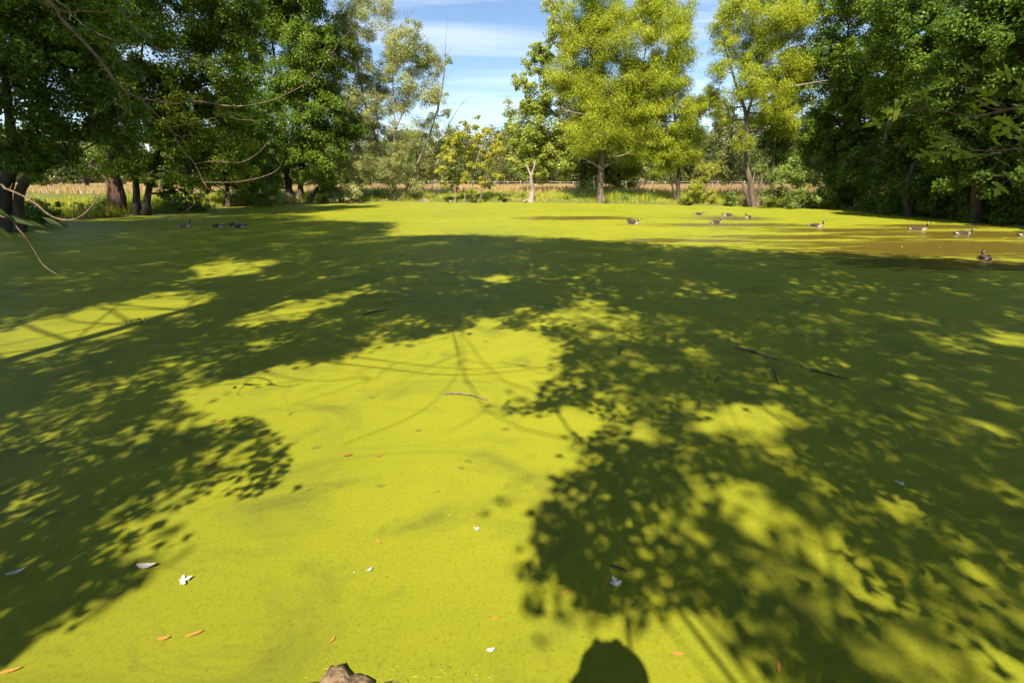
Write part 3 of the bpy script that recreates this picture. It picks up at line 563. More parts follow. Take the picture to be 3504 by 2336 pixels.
'edge_right': (26.41, 26.5, [[(0.02,-0,0.13),(-0.96,-0.09,2.58),(-1.74,-0.17,5.79),(-3.33,-0.26,9.64)],[(-1.34,0,4.11),(-1.06,0.22,6.39),(-1.04,0.45,8.72)]],
  [(0.8,-0.7,2.8,1.28),(-1.9,-1,6.2,1.63),(-2.8,0.5,10.9,1.28),(-3.7,0.4,8,1.68),(0.2,0.4,5.8,1.18),(-1.7,-0.9,7.8,1.39),(-0.1,0.5,7.6,1.16),(-1.5,-0.6,8.7,1.1),(0.8,-0,6.3,1.24),(-2.9,0.4,4.7,1.11),(-1.1,-0.3,10,1.37),(-1.2,-0.3,5.4,1.11),(1.9,0.7,4.5,1.81),(-2.8,0.3,5.6,1.49),(-0.5,0.7,3.9,1.4),(-2,-1,10.3,1.67),(-0.9,0.6,11.5,1.41),(-4.3,-0.7,9.6,1.57),(-1.4,-0.4,6.7,1.51),(-2,0.3,11.4,1.41),(-3.6,0.6,6.9,1.72),(-0.6,0.3,8.9,1.67),(-0.3,0,10.1,1.31),(-2.3,0.1,3.8,1.58),(-1.8,0.2,3,1.6),(0.9,-0.6,5,1.36),(-2.4,-0.3,9.1,1.37),(-2.1,-0.2,4.9,1.5),(-4.6,-0.9,10.7,1.19),(-3.2,-0.2,9.4,1.42),(2,0.4,3.3,1.83),(-3.7,-1.1,11,1.51)]),
'edge_far': (27.38, 24, [[(0.02,-0,0.05),(-1.1,-0.06,2.57),(-2.52,-0.12,6.39),(-4.07,-0.17,9.78)]],
  [(2.1,0.2,2.7,1.31),(-2,0.3,8.8,1.46),(-3.1,-0.9,6,1.23),(-3.3,0.5,9.3,1.61),(-1,-0,3.2,1.9),(-2.4,0.4,4.3,1.79),(-4.2,0.1,7.9,1.66),(-0.5,0.6,4.3,1.97),(-0.2,-0.9,7.8,1.46),(-0.3,-0.6,6.2,1.21),(-2.4,0.4,2.6,1.33),(-2.1,-0.9,5.3,1.46),(-1.1,-0.2,7.8,1.77),(-2.2,0.5,7,1.85),(-0.5,-0.8,9,1.54),(-3.9,-0.2,10,1.25),(-3.4,0.4,8.7,1.77),(-1.4,-0.6,2.5,1.4)]),
'ug1': (26.74, 37.5, [[(0.02,-0,-0.1),(-0.48,-0.14,0.78)],[(0.02,0,-0.1),(0.16,0.01,0.94)]],
  [(0.7,0.3,1.3,1.15),(-0.7,0.1,2.3,1.16),(-0.2,-0.6,1.5,0.72),(-0.8,0.3,1.8,1.19),(-1.9,-0.7,1.9,0.73),(-0.7,0.8,0.5,1.19),(-0.1,1,0.1,0.97),(0.3,1,1.8,0.95)]),
'ug2': (26.96, 34.2, [[(0.02,-0,-0.06),(-0.46,-0.01,0.75)],[(0.02,-0,-0.06),(0.12,-0.1,0.9)]],
  [(0.2,-0.9,0.6,0.76),(0.1,-0.2,1.6,0.83),(-1.3,-0.3,0.7,0.82),(1,-0.6,0.7,1.01),(0.7,0.3,1.9,0.78),(0.8,-0.1,1.3,0.76),(-1,0.9,1.8,1.05),(-0.6,-0.1,0.3,0.95)]),
'ug3': (26.78, 31, [[(0.02,0,0.01),(-0.44,0.05,0.75)],[(0.02,0,0.01),(0.09,0.29,0.89)]],
  [(-1.6,0.5,1.7,1.1),(0.4,-0.9,0.5,0.71),(0.4,-0.6,1.8,0.82),(-0.6,0.1,1.2,1.08),(-0.3,0.6,0.5,0.97),(-1.1,-0.9,1.9,1.02),(-1.1,0.8,0.3,1.08),(1.1,0.8,0.3,1.02)]),
'ug4': (27.25, 29, [[(0.02,-0,0.01),(-0.43,-0.33,0.71)],[(0.02,0,0.01),(0.06,0.16,0.84)]],
  [(0.1,-0.4,1.6,0.93),(-1.1,0.2,1.3,1.1),(-0.4,0.8,1.2,0.82),(0.4,-0.9,0.3,0.82),(-1.4,0.9,1.8,0.88),(0.1,-0.4,0.8,1.01),(0.9,-0.4,1.2,0.76),(-0.7,-0.9,2.1,0.76)]),
'ug5': (27.49, 26.8, [[(0.02,-0,0.01),(-0.41,-0.14,0.66)],[(0.02,-0,0.01),(0.04,-0.36,0.78)]],
  [(-0.4,-0,0.7,0.91),(-0.5,0.2,0.2,1.08),(-0.2,0.7,1.6,0.83),(-1,0.1,0.7,0.95),(0.3,0.3,0.8,0.88),(-1,0.7,2,0.92),(0.2,1,0.3,0.86),(0.5,-0.8,2,0.87)]),
'ug6': (27.57, 25, [[(0.02,0,-0),(-0.4,0.23,0.6)],[(0.02,-0,-0),(0.02,-0.08,0.72)]],
  [(0.4,-0.4,0.5,0.69),(-0.9,0.3,0.3,0.9),(0.1,-0.6,1.8,0.88),(-0.5,0.9,1.9,0.93),(-0.7,-0.4,0.9,0.72),(-1.2,-0,1.3,0.83),(-0.8,-0.2,1.5,0.77),(-0.2,0.2,0.4,0.67)]),
'ul1': (-23.72, 34, [[(-0.01,-0,-0.02),(-0.06,-0.29,0.79)],[(-0.01,0,-0.02),(0.6,0.05,0.94)]],
  [(0.5,-0.6,1.3,0.55),(-0.8,0.4,0.8,0.56),(0.3,0.6,0.6,0.68),(-0.4,-0.4,0.7,0.7),(0.7,1,0.3,0.73),(-0.1,0.3,0.3,0.52)]),
'ul2': (-22.84, 41, [[(-0.01,0,-0.06),(-0.12,0.17,0.91)],[(-0.01,-0,-0.06),(0.66,-0.33,1.08)]],
  [(1.5,0.2,0.8,0.56),(-0.3,0.3,1.2,0.89),(0,1,0.7,0.62),(0.5,-0,0.9,0.53),(-0.8,-0,0.8,0.59),(0.6,-0.3,1.5,0.72),(1.4,-0.3,0.1,0.86)]),
'ul3': (-16.63, 47, [[(-0.01,-0,-0.1),(-0.21,-0.31,1)],[(-0.01,0,-0.1),(0.67,0.19,1.2)]],
  [(0.5,-0.4,0.2,0.7),(-0.5,0.1,1.8,0.73),(-0.9,0.7,1,0.76),(-1.1,-0.5,1.7,0.83),(1.5,-0.6,1.1,0.92),(-1,0.2,2.3,0.91),(1.3,1,2.1,0.69),(-0.7,-0.7,0.4,0.93)]),
'ul4': (-26.72, 30, [[(-0.02,-0,-0.07),(-0.01,-0.02,0.65)],[(-0.02,-0,-0.07),(0.58,-0.35,0.78)]],
  [(-0.5,0.8,0.2,0.58),(-0.1,-0.6,0.8,0.37),(0.7,-0.5,0.7,0.54),(1.2,-0.4,1.1,0.41),(1,-0.8,0.1,0.58)]),
'ul5': (-25.98, 25, [[(-0.02,0,0.02),(0.02,0.05,0.63)],[(-0.02,-0,0.02),(0.52,-0.1,0.74)]],
  [(-0.7,0.2,0.5,0.5),(0.2,0.5,1,0.62),(1.3,-0.9,0.2,0.54),(0.9,-0.8,1,0.43),(-0,0.5,0.1,0.51),(1.7,-0.8,0.4,0.66),(1.7,-0.3,0.9,0.68)]),
'ul6': (-14.94, 50, [[(-0.01,-0,-0.1),(-0.25,-0.33,0.9)],[(-0.01,0,-0.1),(0.68,0.3,1.12)]],
  [(1,0.4,-0.1,0.65),(0.3,-0.3,0.6,0.46),(0.8,0.6,0.7,0.64),(-0.1,-0.7,0.8,0.55)]),
'um': (-10.28, 52, [[(-0.01,0,-0.1),(-0.3,0.07,1.02)],[(-0.01,-0,-0.1),(0.66,-0.32,1.24)]],
  [(-0.6,-0.9,0.3,0.54),(-0.2,-0.8,0.1,0.47),(0.2,0.6,0.8,0.55),(0.7,-0.1,0.3,0.49)]),
'ur1': (19.99, 41.5, [[(0.01,-0,-0.09),(-0.46,-0.19,0.89)],[(0.01,0,-0.09),(0.27,0.23,1.07)]],
  [(-1.1,-0.3,0.8,0.49),(2,0.6,0.7,0.64),(1.5,0,0.4,0.59),(-1,-0.1,0.4,0.66),(0.9,-0.2,0.5,0.72)]),
'm1': (-25.08, 85, [[(0,-0,0.96),(0.43,-0.2,5.03),(0.72,-0.4,7.67)]],
  [(1.8,0.9,4.4,1.98),(3.5,1.5,1.9,1.7),(-0.9,0.7,7.2,1.92),(1.1,-0.8,3.3,2.16),(-2.3,0.3,6.8,2.06),(-1.8,-0.3,5.9,1.77),(-3.3,-1.6,4.1,1.84),(0.3,-1.6,2.4,1.72),(-0.3,1.7,5.6,1.87),(-3.3,0,2.1,2.12)]),
'm2': (-17.6, 90, [[(0,0,0.87),(0.34,0.08,5.63),(0.55,0.17,8.7)]],
  [(-0.9,-1.4,7,1.4),(0.3,1.3,2.4,2.24),(1.4,0.4,3,1.82),(2.2,-1.1,4.6,1.83),(-1.8,0,5,1.63),(2.9,1.4,3.2,2.06),(-2.6,0.1,7.6,1.52),(0.4,-1.4,8.7,1.39),(3.6,-0.5,8.5,1.8),(0.7,1.8,5.4,1.44)]),
'm3': (2.99, 75, [[(0,0,1.14),(-0.03,0.18,3.05),(-0.05,0.35,4.3)]],
  [(0.6,-0.9,2.9,0.77),(1.4,-1.8,3.7,1.09),(0.2,0.1,2.3,0.9),(-0.2,-1.9,3.7,1.02),(-1.2,1.2,2,0.83)]),
'm4': (37.24, 85, [[(0,-0,0.96),(-1.27,-0.18,8.97),(-2.07,-0.36,14.02)]],
  [(1.7,-0.4,7.3,1.95),(2.1,1.8,4,1.7),(-2.9,-2,12.6,1.54),(-2.4,1.1,3.6,2.09),(0.2,-0.1,3.7,2.42),(-5.3,1.4,5.9,1.5),(0.5,0.7,12.7,2.39),(-5.8,1.4,13.1,2.23),(-2.8,0.4,9.6,1.94),(1.2,-1.4,10.4,2.27),(-0.5,2.1,8.7,2.34),(-3.7,-1.4,3.3,1.74),(0.7,1.4,4.7,2.04),(-4.5,-0.2,2.6,1.84),(-1.7,1.8,13.9,1.45),(-4.9,-0.1,13.7,2.1),(-0.9,0.2,4.7,2.2),(3.2,1.5,4.6,2.38)]),
'm5': (42.29, 80, [[(0,0,1.05),(-1.18,0.13,7.24),(-1.94,0.25,11.18)]],
  [(0.2,-0.3,6.4,2.07),(-1.4,-1.1,2.6,1.65),(-2.8,1.1,9.9,1.54),(-5.1,-2.1,7.6,1.48),(0.1,-0.5,10.9,1.59),(-4.7,-2,5.7,1.84),(-2.7,-1.5,7.1,1.89),(0.9,-2.1,3.6,1.47),(-4.2,0.1,4.7,1.68),(-0.4,0.6,8.4,1.85),(-2.8,-0.6,10.8,1.76),(-1.2,1,10.1,2.32),(-0.7,1.5,7.5,1.71),(-5,0,9.6,1.94)]),
'm6': (24.77, 90, [[(0,-0,0.87),(-0.43,-0.09,5.18),(-0.71,-0.17,7.98)]],
  [(3.4,-1.4,7.5,2.62),(3.6,0.5,4.6,1.89),(-4.6,-0.2,3.1,2.33),(1.8,-1.1,5.5,2.42),(1.3,-1.3,3.8,1.95),(-4.7,-1.8,6.5,2.59),(4.8,2,5.7,2.08),(-3.6,1.1,7.3,2.46),(3.7,-1,3,2.42),(-2.2,1.8,7,2.08),(-2.7,-0.9,5.3,2.38),(-0.9,-0.8,7.3,2.41)]),
'm7': (-33.02, 80, [[(0,0,1.05),(0.75,0.05,6.07),(1.23,0.09,9.29)]],
  [(-2,0,4.7,1.9),(5.9,1.4,9.1,2.33),(0.5,0.4,5.5,1.58),(-2.3,-1.7,2.4,2.43),(2.9,-0.1,9.3,1.85),(-1.1,1.6,2.3,2.5),(4,-0,7.9,1.97),(1.2,-0.7,3.7,1.98),(0.9,-1.4,7,2.54),(4.4,0.6,5.9,1.64),(1.6,1.8,8.7,1.49),(-1.5,1.8,3.6,2.55)]),
'm8': (-57.4, 85, [[(0,-0,0.96),(1.1,-0.01,5.45),(1.81,-0.01,8.36)]],
  [(-1.9,1.4,6.1,2.4),(3.6,-2.1,8,2.09),(5.4,0.8,7.1,2.59),(4.1,-0.7,3.7,2.63),(1.8,-1.4,7.3,2.49),(5.1,-1.7,2.2,1.92),(-0.7,-1.2,2.4,2.22),(3.2,1.4,6.7,2.29),(0.4,1.6,6.6,2.03),(1.3,0.8,5.6,2.1)]),
'm9': (-66.26, 75, [[(0,0,1.14),(1.15,0.2,4.73),(1.89,0.4,7.06)]],
  [(3.6,-0.4,4.7,2.4),(5.4,-1.3,7,2.41),(0.1,1.5,4.3,2.22),(-0.6,2,6.8,2.02),(5.2,-0.4,5.8,1.74),(2.4,0.5,3,1.55),(5.2,-1.8,2.5,1.66),(7.2,-0.6,5,1.78),(0.5,-1.9,5.9,2.28),(-4.3,0.7,3.1,2.48),(2.8,1.8,6.9,1.84),(-2.3,0.7,5.7,2.31)]),
'm10': (-72.73, 70, [[(0,0,0.93),(1.33,0.08,4.47),(2.19,0.16,6.76)]],
  [(-2.6,-0.8,3.7,1.89),(0.5,0.8,3.5,1.72),(5.7,1.3,6,2.18),(3,0.1,4.6,1.91),(1.5,-1.2,5.9,1.49),(2.1,2.1,3.4,2.18),(-0.7,-1.2,6.2,2.25),(4.5,0.4,2.6,1.64),(0.2,1.6,5.2,1.77)]),
'm11': (-2.35, 100, [[(0,0,0.68),(0.05,0.02,5.97),(0.07,0.04,9.39)]],
  [(-0,-2,3.6,1.99),(-2.1,2.1,7.8,1.56),(3.4,1.1,7.7,1.57),(2.3,0.3,4.5,1.29),(-2.2,1.4,3,1.41),(1.3,0.6,3.1,1.53),(2.9,0.5,9.1,1.71)]),
'm12': (-45.72, 82, [[(0,-0,1.01),(0.96,-0.09,5.75),(1.57,-0.17,8.81)]],
  [(-1.9,1.4,4.9,1.86),(-1.7,1.9,7.3,1.72),(3.6,1.7,3,1.96),(-2.4,0.2,6.1,1.54),(3.7,-1,7,2.54),(-0.9,-1,2.3,1.94),(-1.1,-0.2,6.3,2.19),(0.9,1.1,8.6,1.66),(5.7,-1,4.4,2.26),(1.9,-2,5.2,2.45),(-2.7,0.5,3.7,2.23),(0,1.2,5.1,2.34)]),
'm13': (43.97, 70, [[(0,-0,1.23),(-1.38,-0.15,7.32),(-2.26,-0.3,11.18)]],
  [(1,-0.9,8.6,1.72),(-0.1,-0.3,4.3,1.8),(-2,1.2,3.4,2.23),(-1.5,-0.3,10.4,2.54),(-3.2,0.2,7.6,2.58),(3.2,0.3,3.3,1.85),(-3.2,-1.6,9.5,2.28),(-3.3,-0.2,3,1.94),(-1.5,-0,8.2,2.37),(3.1,0.4,7.9,2.44),(4.4,-0.2,2.3,1.78),(3.5,-0.6,5.3,1.66),(-5.2,1,4.9,1.79),(0.4,2,7.1,2.29)]),
'm14': (48.01, 60, [[(0,-0,1.41),(-1.93,-0.1,8.07),(-3.13,-0.19,12.22)]],
  [(-6.2,1.9,6.7,2.12),(2.5,-1.2,4.5,2.69),(-4.4,-0.2,3.6,1.7),(-3.7,-2.2,11.9,1.87),(-6,-0.1,4.9,2.79),(-4,1.8,6.7,1.7),(-2.7,1.7,4.3,1.99),(-7.4,-0.7,11.2,2.69),(-4.7,1.4,9.6,1.92),(-0.8,2.2,8.2,2.52),(0.2,1.1,4.3,1.77),(1.8,-1.2,3.5,2.52),(-3.7,0.3,10.3,2.02),(-6.5,-0.6,11.9,1.67),(-3.5,-1.9,7.7,2.21),(1,1.8,9.6,2.26)]),
'm15': (49.14, 50, [[(0,0,1.38),(-2.43,0.19,8.23),(-3.93,0.38,12.44)]],
  [(0,-1.3,1.7,1.86),(-3,-2.1,10.9,2.64),(-5.1,-0.4,7,2.53),(2.1,-2.2,1.9,2.75),(-0.7,0.1,11.1,1.91),(-2.2,0.4,3.1,1.91),(4.9,0.6,1.7,2.85),(-2.5,0.5,6.6,2.33),(-5,-0.4,8.7,1.83),(-2.1,-2,7.7,1.84),(-4.4,-0.1,3.2,2.83),(1.4,-0.1,6.8,2.03),(-5.5,1.4,11.8,2.32),(-1.5,0.9,8.8,2.57),(1.6,-1,5.2,1.81),(-1,-1.7,6.7,2.42),(0.9,2,10.8,2.09),(-2.9,2.1,1.8,2.16)]),
}


def grow(key, leaf='leaf_maple', bark='bark_dark', size=.16, aspect=.62, cover=2.4, r0=.2, droop=0.0, up=.9, sub=.36, zs=.85, shape='diamond', twigs=True, lobes=None, stems=None, only=None):
    """returns (wood mesh, crown mesh)"""
    bx, by, st, lb = TREES[key]
    stems = st if stems is None else stems
    lb = lb if lobes is None else lobes
    gz0 = float(ground_z(bx, by))
    W_ = Wood()
    allp, allr = [], []
    for si, s in enumerate(stems):
        s = [np.array(p, float) for p in s]
        main = si == 0 or s[0][2] < .8
        rr0 = r0 if si == 0 else r0 * (.8 if main else .5)
        if main: s[0] = np.array([s[0][0], s[0][1], gz0 - .15])
        n = len(s)
        rad = [rr0 * (1 - .82 * (i / max(1, n - 1)) ** 1.1) for i in range(n)]
        W_.tube(s, rad, sides=8, smooth_pts=4, flare=.55 if main else 0)
        p_, r_ = spline(np.array(s), np.array(rad), 6) if n > 2 else (np.array(s), np.array(rad))
        allp.append(p_); allr.append(r_)
    SP = np.concatenate(allp); SR = np.concatenate(allr)
    Cs, Rs, Out = [], [], []
    leaf_area = size * size * aspect * .5
    for (dx, dy, z, r) in lb:
        c = np.array([dx, dy, z])
        d = np.linalg.norm(SP - c, axis=1) + 2.2 * np.maximum(0, SP[:, 2] - (z - .25 * r))
        k = int(np.argmin(d))
        a = SP[k]; ra = min(SR[k] * .6, .05 + .03 * r)
        ra = max(ra, .018)
        if twigs:
            mid = (a + c) / 2 + np.array([rng.normal(0, .12), rng.normal(0, .12), -.12]) * np.linalg.norm(c - a) * .6
            W_.tube([a, mid, c], [ra, ra * .75, ra * .4], sides=5, smooth_pts=3)
        ns = int(np.clip(6 + 7 * r, 7, 26))
        dirs = norm(rng.standard_normal((ns, 3)))
        rad = r * (.35 + .62 * rng.uniform(0, 1, ns) ** .6)
        sc = c + dirs * rad[:, None] * np.array([1, 1, zs])
        if twigs:
            for q in sc[::2]:
                W_.tube([c, (c + q) / 2 + rng.normal(0, .06, 3) * r, q], [ra * .4, ra * .25, .006], sides=4, smooth_pts=1)
        nl = int(cover * 1.25 * math.pi * r * r / leaf_area / ns) + 1
        for q in sc:
            rs = r * sub * rng.uniform(.6, 1.25)
            off = norm(rng.standard_normal((nl, 3))) * (rng.uniform(0, 1, (nl, 1)) ** .45) * rs
            off[:, 2] *= .75
            if droop: off[:, 2] -= droop * np.hypot(off[:, 0], off[:, 1]) * rng.uniform(0, 1, nl)
            Cs.append(q + off); Out.append(off / rs * .5 + (q - c) / r * .6)
    C = np.concatenate(Cs); O = np.concatenate(Out)
    k = C[:, 2] > gz0 + .05
    C, O = C[k], O[k]
    n = len(C)
    nrm = norm(O + np.array([0, 0, up]) + .75 * rng.standard_normal((n, 3)))
    ax = rng.standard_normal((n, 3)) + O * .6 - np.array([0, 0, 1]) * (.3 + 2.2 * droop)
    ax = ax - (ax * nrm).sum(1, keepdims=True) * nrm
    sz = size * rng.uniform(.6, 1.35, n)
    V, F = leaf_mesh_arrays(C, sz, aspect, ax, nrm, shape)
    wood = W_.mesh('trunk', M[bark])
    crown = mesh_fast('crown', V, F, M[leaf])
    return wood, crown

STATS = {}
def plant(key, name, label, cat='tree', group=None, **kw):
    bx, by = TREES[key][:2]
    root = link(name, None, loc=(bx, by, 0))
    tag(root, label, cat, group)
    wd, cr_ = grow(key, **kw)
    link('trunk' if cat == 'tree' else 'stem', wd, root)
    tag(link('crown' if cat == 'tree' else 'foliage', cr_, root), kind='stuff')
    STATS[key] = len(cr_.polygons)
    return root

BANKL = 'trees on the left bank'
BANKR = 'trees on the right bank'
FARB = 'trees on the far bank'
plant('shade_left', 'maple_tree', 'dark shady tree with forked trunk at the left edge of the photo', group=BANKL, leaf='leaf_dark', size=.15, cover=2.3, r0=.3, droop=.2)
t = plant('root_tree', 'maple_tree', 'large maple with several trunks and a reddish root mass at the water', group=BANKL, leaf='leaf_golden', size=.16, cover=2.4, r0=.26, droop=.25)
rw = Wood()
for k in range(9):
    a = random.uniform(-.9, .5)
    x0 = -.75 + random.uniform(-.35, .3)
    rw.tube([(x0 + random.uniform(-.3, .3), -.45 + random.uniform(-.5, .2), -.1), (x0 + random.uniform(-.15, .2), -.35, .6), (x0 + .15, -.1, 1.1 + random.uniform(0, .5)), (x0 + .1, .0, 1.9 + random.uniform(0, .8))],
            [.22, .2, .14, .06], sides=7, smooth_pts=4)
link('root_mass', rw.mesh('root_mass', M['bark_red']), t)['label'] = 'reddish brown knotted roots at the water'
plant('slim_left', 'maple_tree', 'slim dark tree standing between the root-mass maple and the twin-trunk tree', group=BANKL, leaf='leaf_dark', size=.17, cover=2.2, r0=.2)
plant('twin_left', 'maple_tree', 'tall dark green tree with twin black trunks on the left far bank', group=BANKL, leaf='leaf_maple', size=.19, cover=2.6, r0=.36, droop=.15)
plant('pale_stems', 'silver_poplar_tree', 'airy silvery tree with several leaning pale stems', group=FARB, leaf='leaf_pale', bark='bark_pale', size=.13, aspect=.5, cover=1.75, r0=.17, sub=.46, droop=.15)
plant('yellow_small', 'yellowing_tree', 'small tree with yellowing orange-tinged leaves in the middle of the far bank', group=FARB, leaf='leaf_yellow', bark='bark_pale', size=.17, aspect=.6, cover=2.7, r0=.09, sub=.42, zs=.6)
plant('poplar', 'poplar_tree', 'broad-leaved poplar with dark trunk behind the tall willow', group=FARB, leaf='leaf_poplar', bark='bark_dark', size=.2, aspect=.85, cover=2.7, r0=.42)
plant('willow_main', 'willow_tree', 'tall bright willow with a thick pale trunk at the far water edge', group=FARB, leaf='leaf_willow', bark='bark_willow', size=.165, aspect=.27, cover=2.5, r0=.36, droop=.45, sub=.52)
plant('willow_mid', 'willow_tree', 'slimmer willow with thin dark trunk beside the round lime bush', group=FARB, leaf='leaf_willow', bark='bark_dark', size=.165, aspect=.27, cover=2.3, r0=.19, droop=.45, sub=.52)
plant('round_bush', 'bush', 'round lime-green bush at the foot of the slimmer willow', 'bush', leaf='leaf_limey', bark='bark_willow', size=.12, aspect=.4, cover=2.2, r0=.04, sub=.5)
plant('willow_right', 'willow_tree', 'willow with billowing lit crown and crooked trunk over reddish stems', group=BANKR, leaf='leaf_willow', bark='bark_willow', size=.155, aspect=.27, cover=2.2, r0=.26, droop=.45, sub=.52)
plant('slim_right', 'maple_tree', 'slender tree with straight pale brown trunk behind the light green shrub', group=BANKR, leaf='leaf_maple', bark='bark_willow', size=.18, cover=2.1, r0=.15, droop=.1)
plant('light_shrub', 'shrub', 'light green maple shrub leaning over the right far water edge', 'shrub', leaf='leaf_shrub', bark='bark_dark', size=.17, aspect=.75, cover=2.0, r0=.06, sub=.5)
oak_root = plant('dark_oak', 'broadleaf_tree', 'dark tall tree behind the slender pale-trunked tree on the right bank', group=BANKR, leaf='leaf_maple', bark='bark_dark', size=.2, cover=2.2, r0=.3)
plant('crooked', 'broadleaf_tree', 'dark tree with a crooked pale grey trunk on the right bank', group=BANKR, leaf='leaf_dark', bark='bark_pale', size=.18, cover=2.2, r0=.19)
plant('leaning', 'broadleaf_tree', 'dark tree with a leaning bent trunk beside the crooked pale trunk', group=BANKR, leaf='leaf_dark', bark='bark_dark', size=.17, cover=2.2, r0=.22)
plant('edge_right', 'broadleaf_tree', 'big dark tree over the swimming geese at the right of the photo', group=BANKR, leaf='leaf_dark', bark='bark_dark', size=.16, cover=2.2, r0=.32)
plant('edge_far', 'broadleaf_tree', 'dark tree cut by the right edge of the photo', group=BANKR, leaf='leaf_dark', bark='bark_dark', size=.16, cover=2.0, r0=.3)
for key, lab, lf in (('ug1', 'dark shrub at the water below the tall tree behind the light shrub', 'leaf_maple'), ('ug2', 'dark shrub around the foot of the crooked pale trunk', 'leaf_dark'),
                     ('ug3', 'dark shrub below the leaning bent trunk on the right bank', 'leaf_dark'), ('ug4', 'dark shrub between the leaning tree and the big edge tree', 'leaf_dark'),
                     ('ug5', 'dark shrub under the big tree above the swimming geese', 'leaf_maple'), ('ug6', 'dark shrub cut by the right edge of the photo', 'leaf_dark'),
                     ('ul1', 'dark shrub on the bank just right of the reddish root mass', 'leaf_dark'), ('ul2', 'low shrub between the slim tree and the twin black trunks', 'leaf_maple'),
                     ('ul3', 'olive shrub between the twin trunks and the pale stems', 'leaf_pale'), ('ul4', 'small green shrub on the grassy bank left of the reddish roots', 'leaf_shrub'),
                     ('ul5', 'shrub at the foot of the forked tree at the left edge', 'leaf_dark'), ('ul6', 'small low shrub just left of the pale leaning stems', 'leaf_pale'),
                     ('um', 'small olive shrub just right of the pale leaning stems', 'leaf_limey'), ('ur1', 'shrub below the crooked willow with reddish stems', 'leaf_shrub')):
    plant(key, 'shrub', lab, 'shrub', group='shrubs along the water', leaf=lf, size=.15, aspect=.65, cover=1.9, r0=.03, sub=.5)

# thin reddish stems below the crooked willow
w_ = Wood()
for k in range(22):
    x0 = random.uniform(-1.1, 1.1); x1 = x0 + random.uniform(-.5, .5)
    w_.tube([(x0, random.uniform(-.4, .4), -.1), ((x0 + x1) / 2 + random.uniform(-.15, .15), random.uniform(-.4, .4), random.uniform(.5, .9)), (x1 + random.uniform(-.3, .3), random.uniform(-.5, .5), random.uniform(1.0, 2.6))], [.017, .013, .004], sides=5)
th = link('stem_thicket', w_.mesh('stem_thicket', M['bark_red']), None, (20.6, 40.7, .2))
tag(th, 'thicket of bare reddish stems at the foot of the crooked willow', 'thicket')

# forked dead snag
w_ = Wood()
w_.tube([(.0, 0, -.2), (.14, 0, .55), (.2, .02, 1.0), (.06, 0, 1.6), (.02, 0, 2.35)], [.30, .24, .19, .17, .15], sides=9, flare=.5)
w_.tube([(.02, 0, 2.3), (-.22, .05, 2.85), (-.5, .1, 3.45)], [.11, .09, .07], sides=7)
w_.tube([(.02, 0, 2.3), (.22, -.05, 2.85), (.36, -.1, 3.35), (.42, -.1, 3.7)], [.13, .11, .10, .09], sides=7)
w_.tube([(-.02, 0, .2), (-.28, .05, .9), (-.34, .05, 1.5)], [.07, .05, .03], sides=6)
w_.tube([(.0, 0, .1), (-.5, -.3, .02), (-.8, -.35, -.1)], [.12, .08, .04], sides=6)
tag(link('dead_snag', w_.mesh('dead_snag', M['bark_dead']), None, (1.85, 47.6, .15)), 'forked dead snag with pale bare wood at the far water edge', 'dead tree')

# dead twigs standing in the sky beside the airy tree, and dead limbs on the willow
def dead_branch(name, parent, pts, r, n=5, sp=.5, mat='bark_dead'):
    w = Wood(); pts = [np.array(p, float) for p in pts]
    w.tube(pts, np.linspace(r, r * .25, len(pts)), sides=5, smooth_pts=4)
    ps, _ = spline(np.array(pts), np.ones(len(pts)), 5)
    for k in range(n):
        i = random.randrange(len(ps) // 4, len(ps) - 1)
        d = norm(ps[min(i + 1, len(ps) - 1)] - ps[i - 1]) + rng.normal(0, .55, 3)
        L_ = sp * random.uniform(.5, 1.3)
        w.tube([ps[i], ps[i] + d * L_ * .5, ps[i] + d * L_ + np.array([0, 0, .12 * L_])], [r * .35, r * .22, r * .1], sides=4)
    return link(name, w.mesh(name, M[mat]), parent)
pale = bpy.data.objects['silver_poplar_tree']
dead_branch('dead_branch', pale, [(4.2, 0, 3.5), (5.2, .2, 5.2), (5.6, .3, 7.0), (6.6, .3, 8.6), (7.6, .2, 9.6)], .06, 9, 1.3)
dead_branch('dead_branch', pale, [(4.6, 0, 8), (5.4, 0, 11.2), (5.7, 0, 14.0)], .05, 8, 1.1, 'bark_twig')
dead_branch('dead_branch', pale, [(1.5, 0, 11), (2.0, .1, 14.0), (2.3, .1, 16.4)], .04, 8, 1.0, 'bark_twig')
wil = bpy.data.objects['willow_tree']
dead_branch('dead_branch', wil, [(-.2, -.5, 6.6), (-1.6, -1.6, 7.4), (-3.2, -2.3, 7.6), (-4.4, -2.6, 7.9)], .07, 9, 1.1)
dead_branch('dead_branch', wil, [(-.1, -.3, 3.0), (-1.3, -.9, 3.6), (-2.3, -1.2, 4.0)], .06, 1, .5)
dead_branch('dead_branch', wil, [(.1, -.3, 4.2), (1.2, -.9, 4.2), (2.1, -1.2, 4.5)], .06, 3, .6)
wr = bpy.data.objects['willow_tree.002']
dead_branch('dead_branch', wr, [(.8, -.6, 9.0), (2.4, -1.4, 9.2), (4.2, -1.8, 9.4)], .05, 9, 1.0)

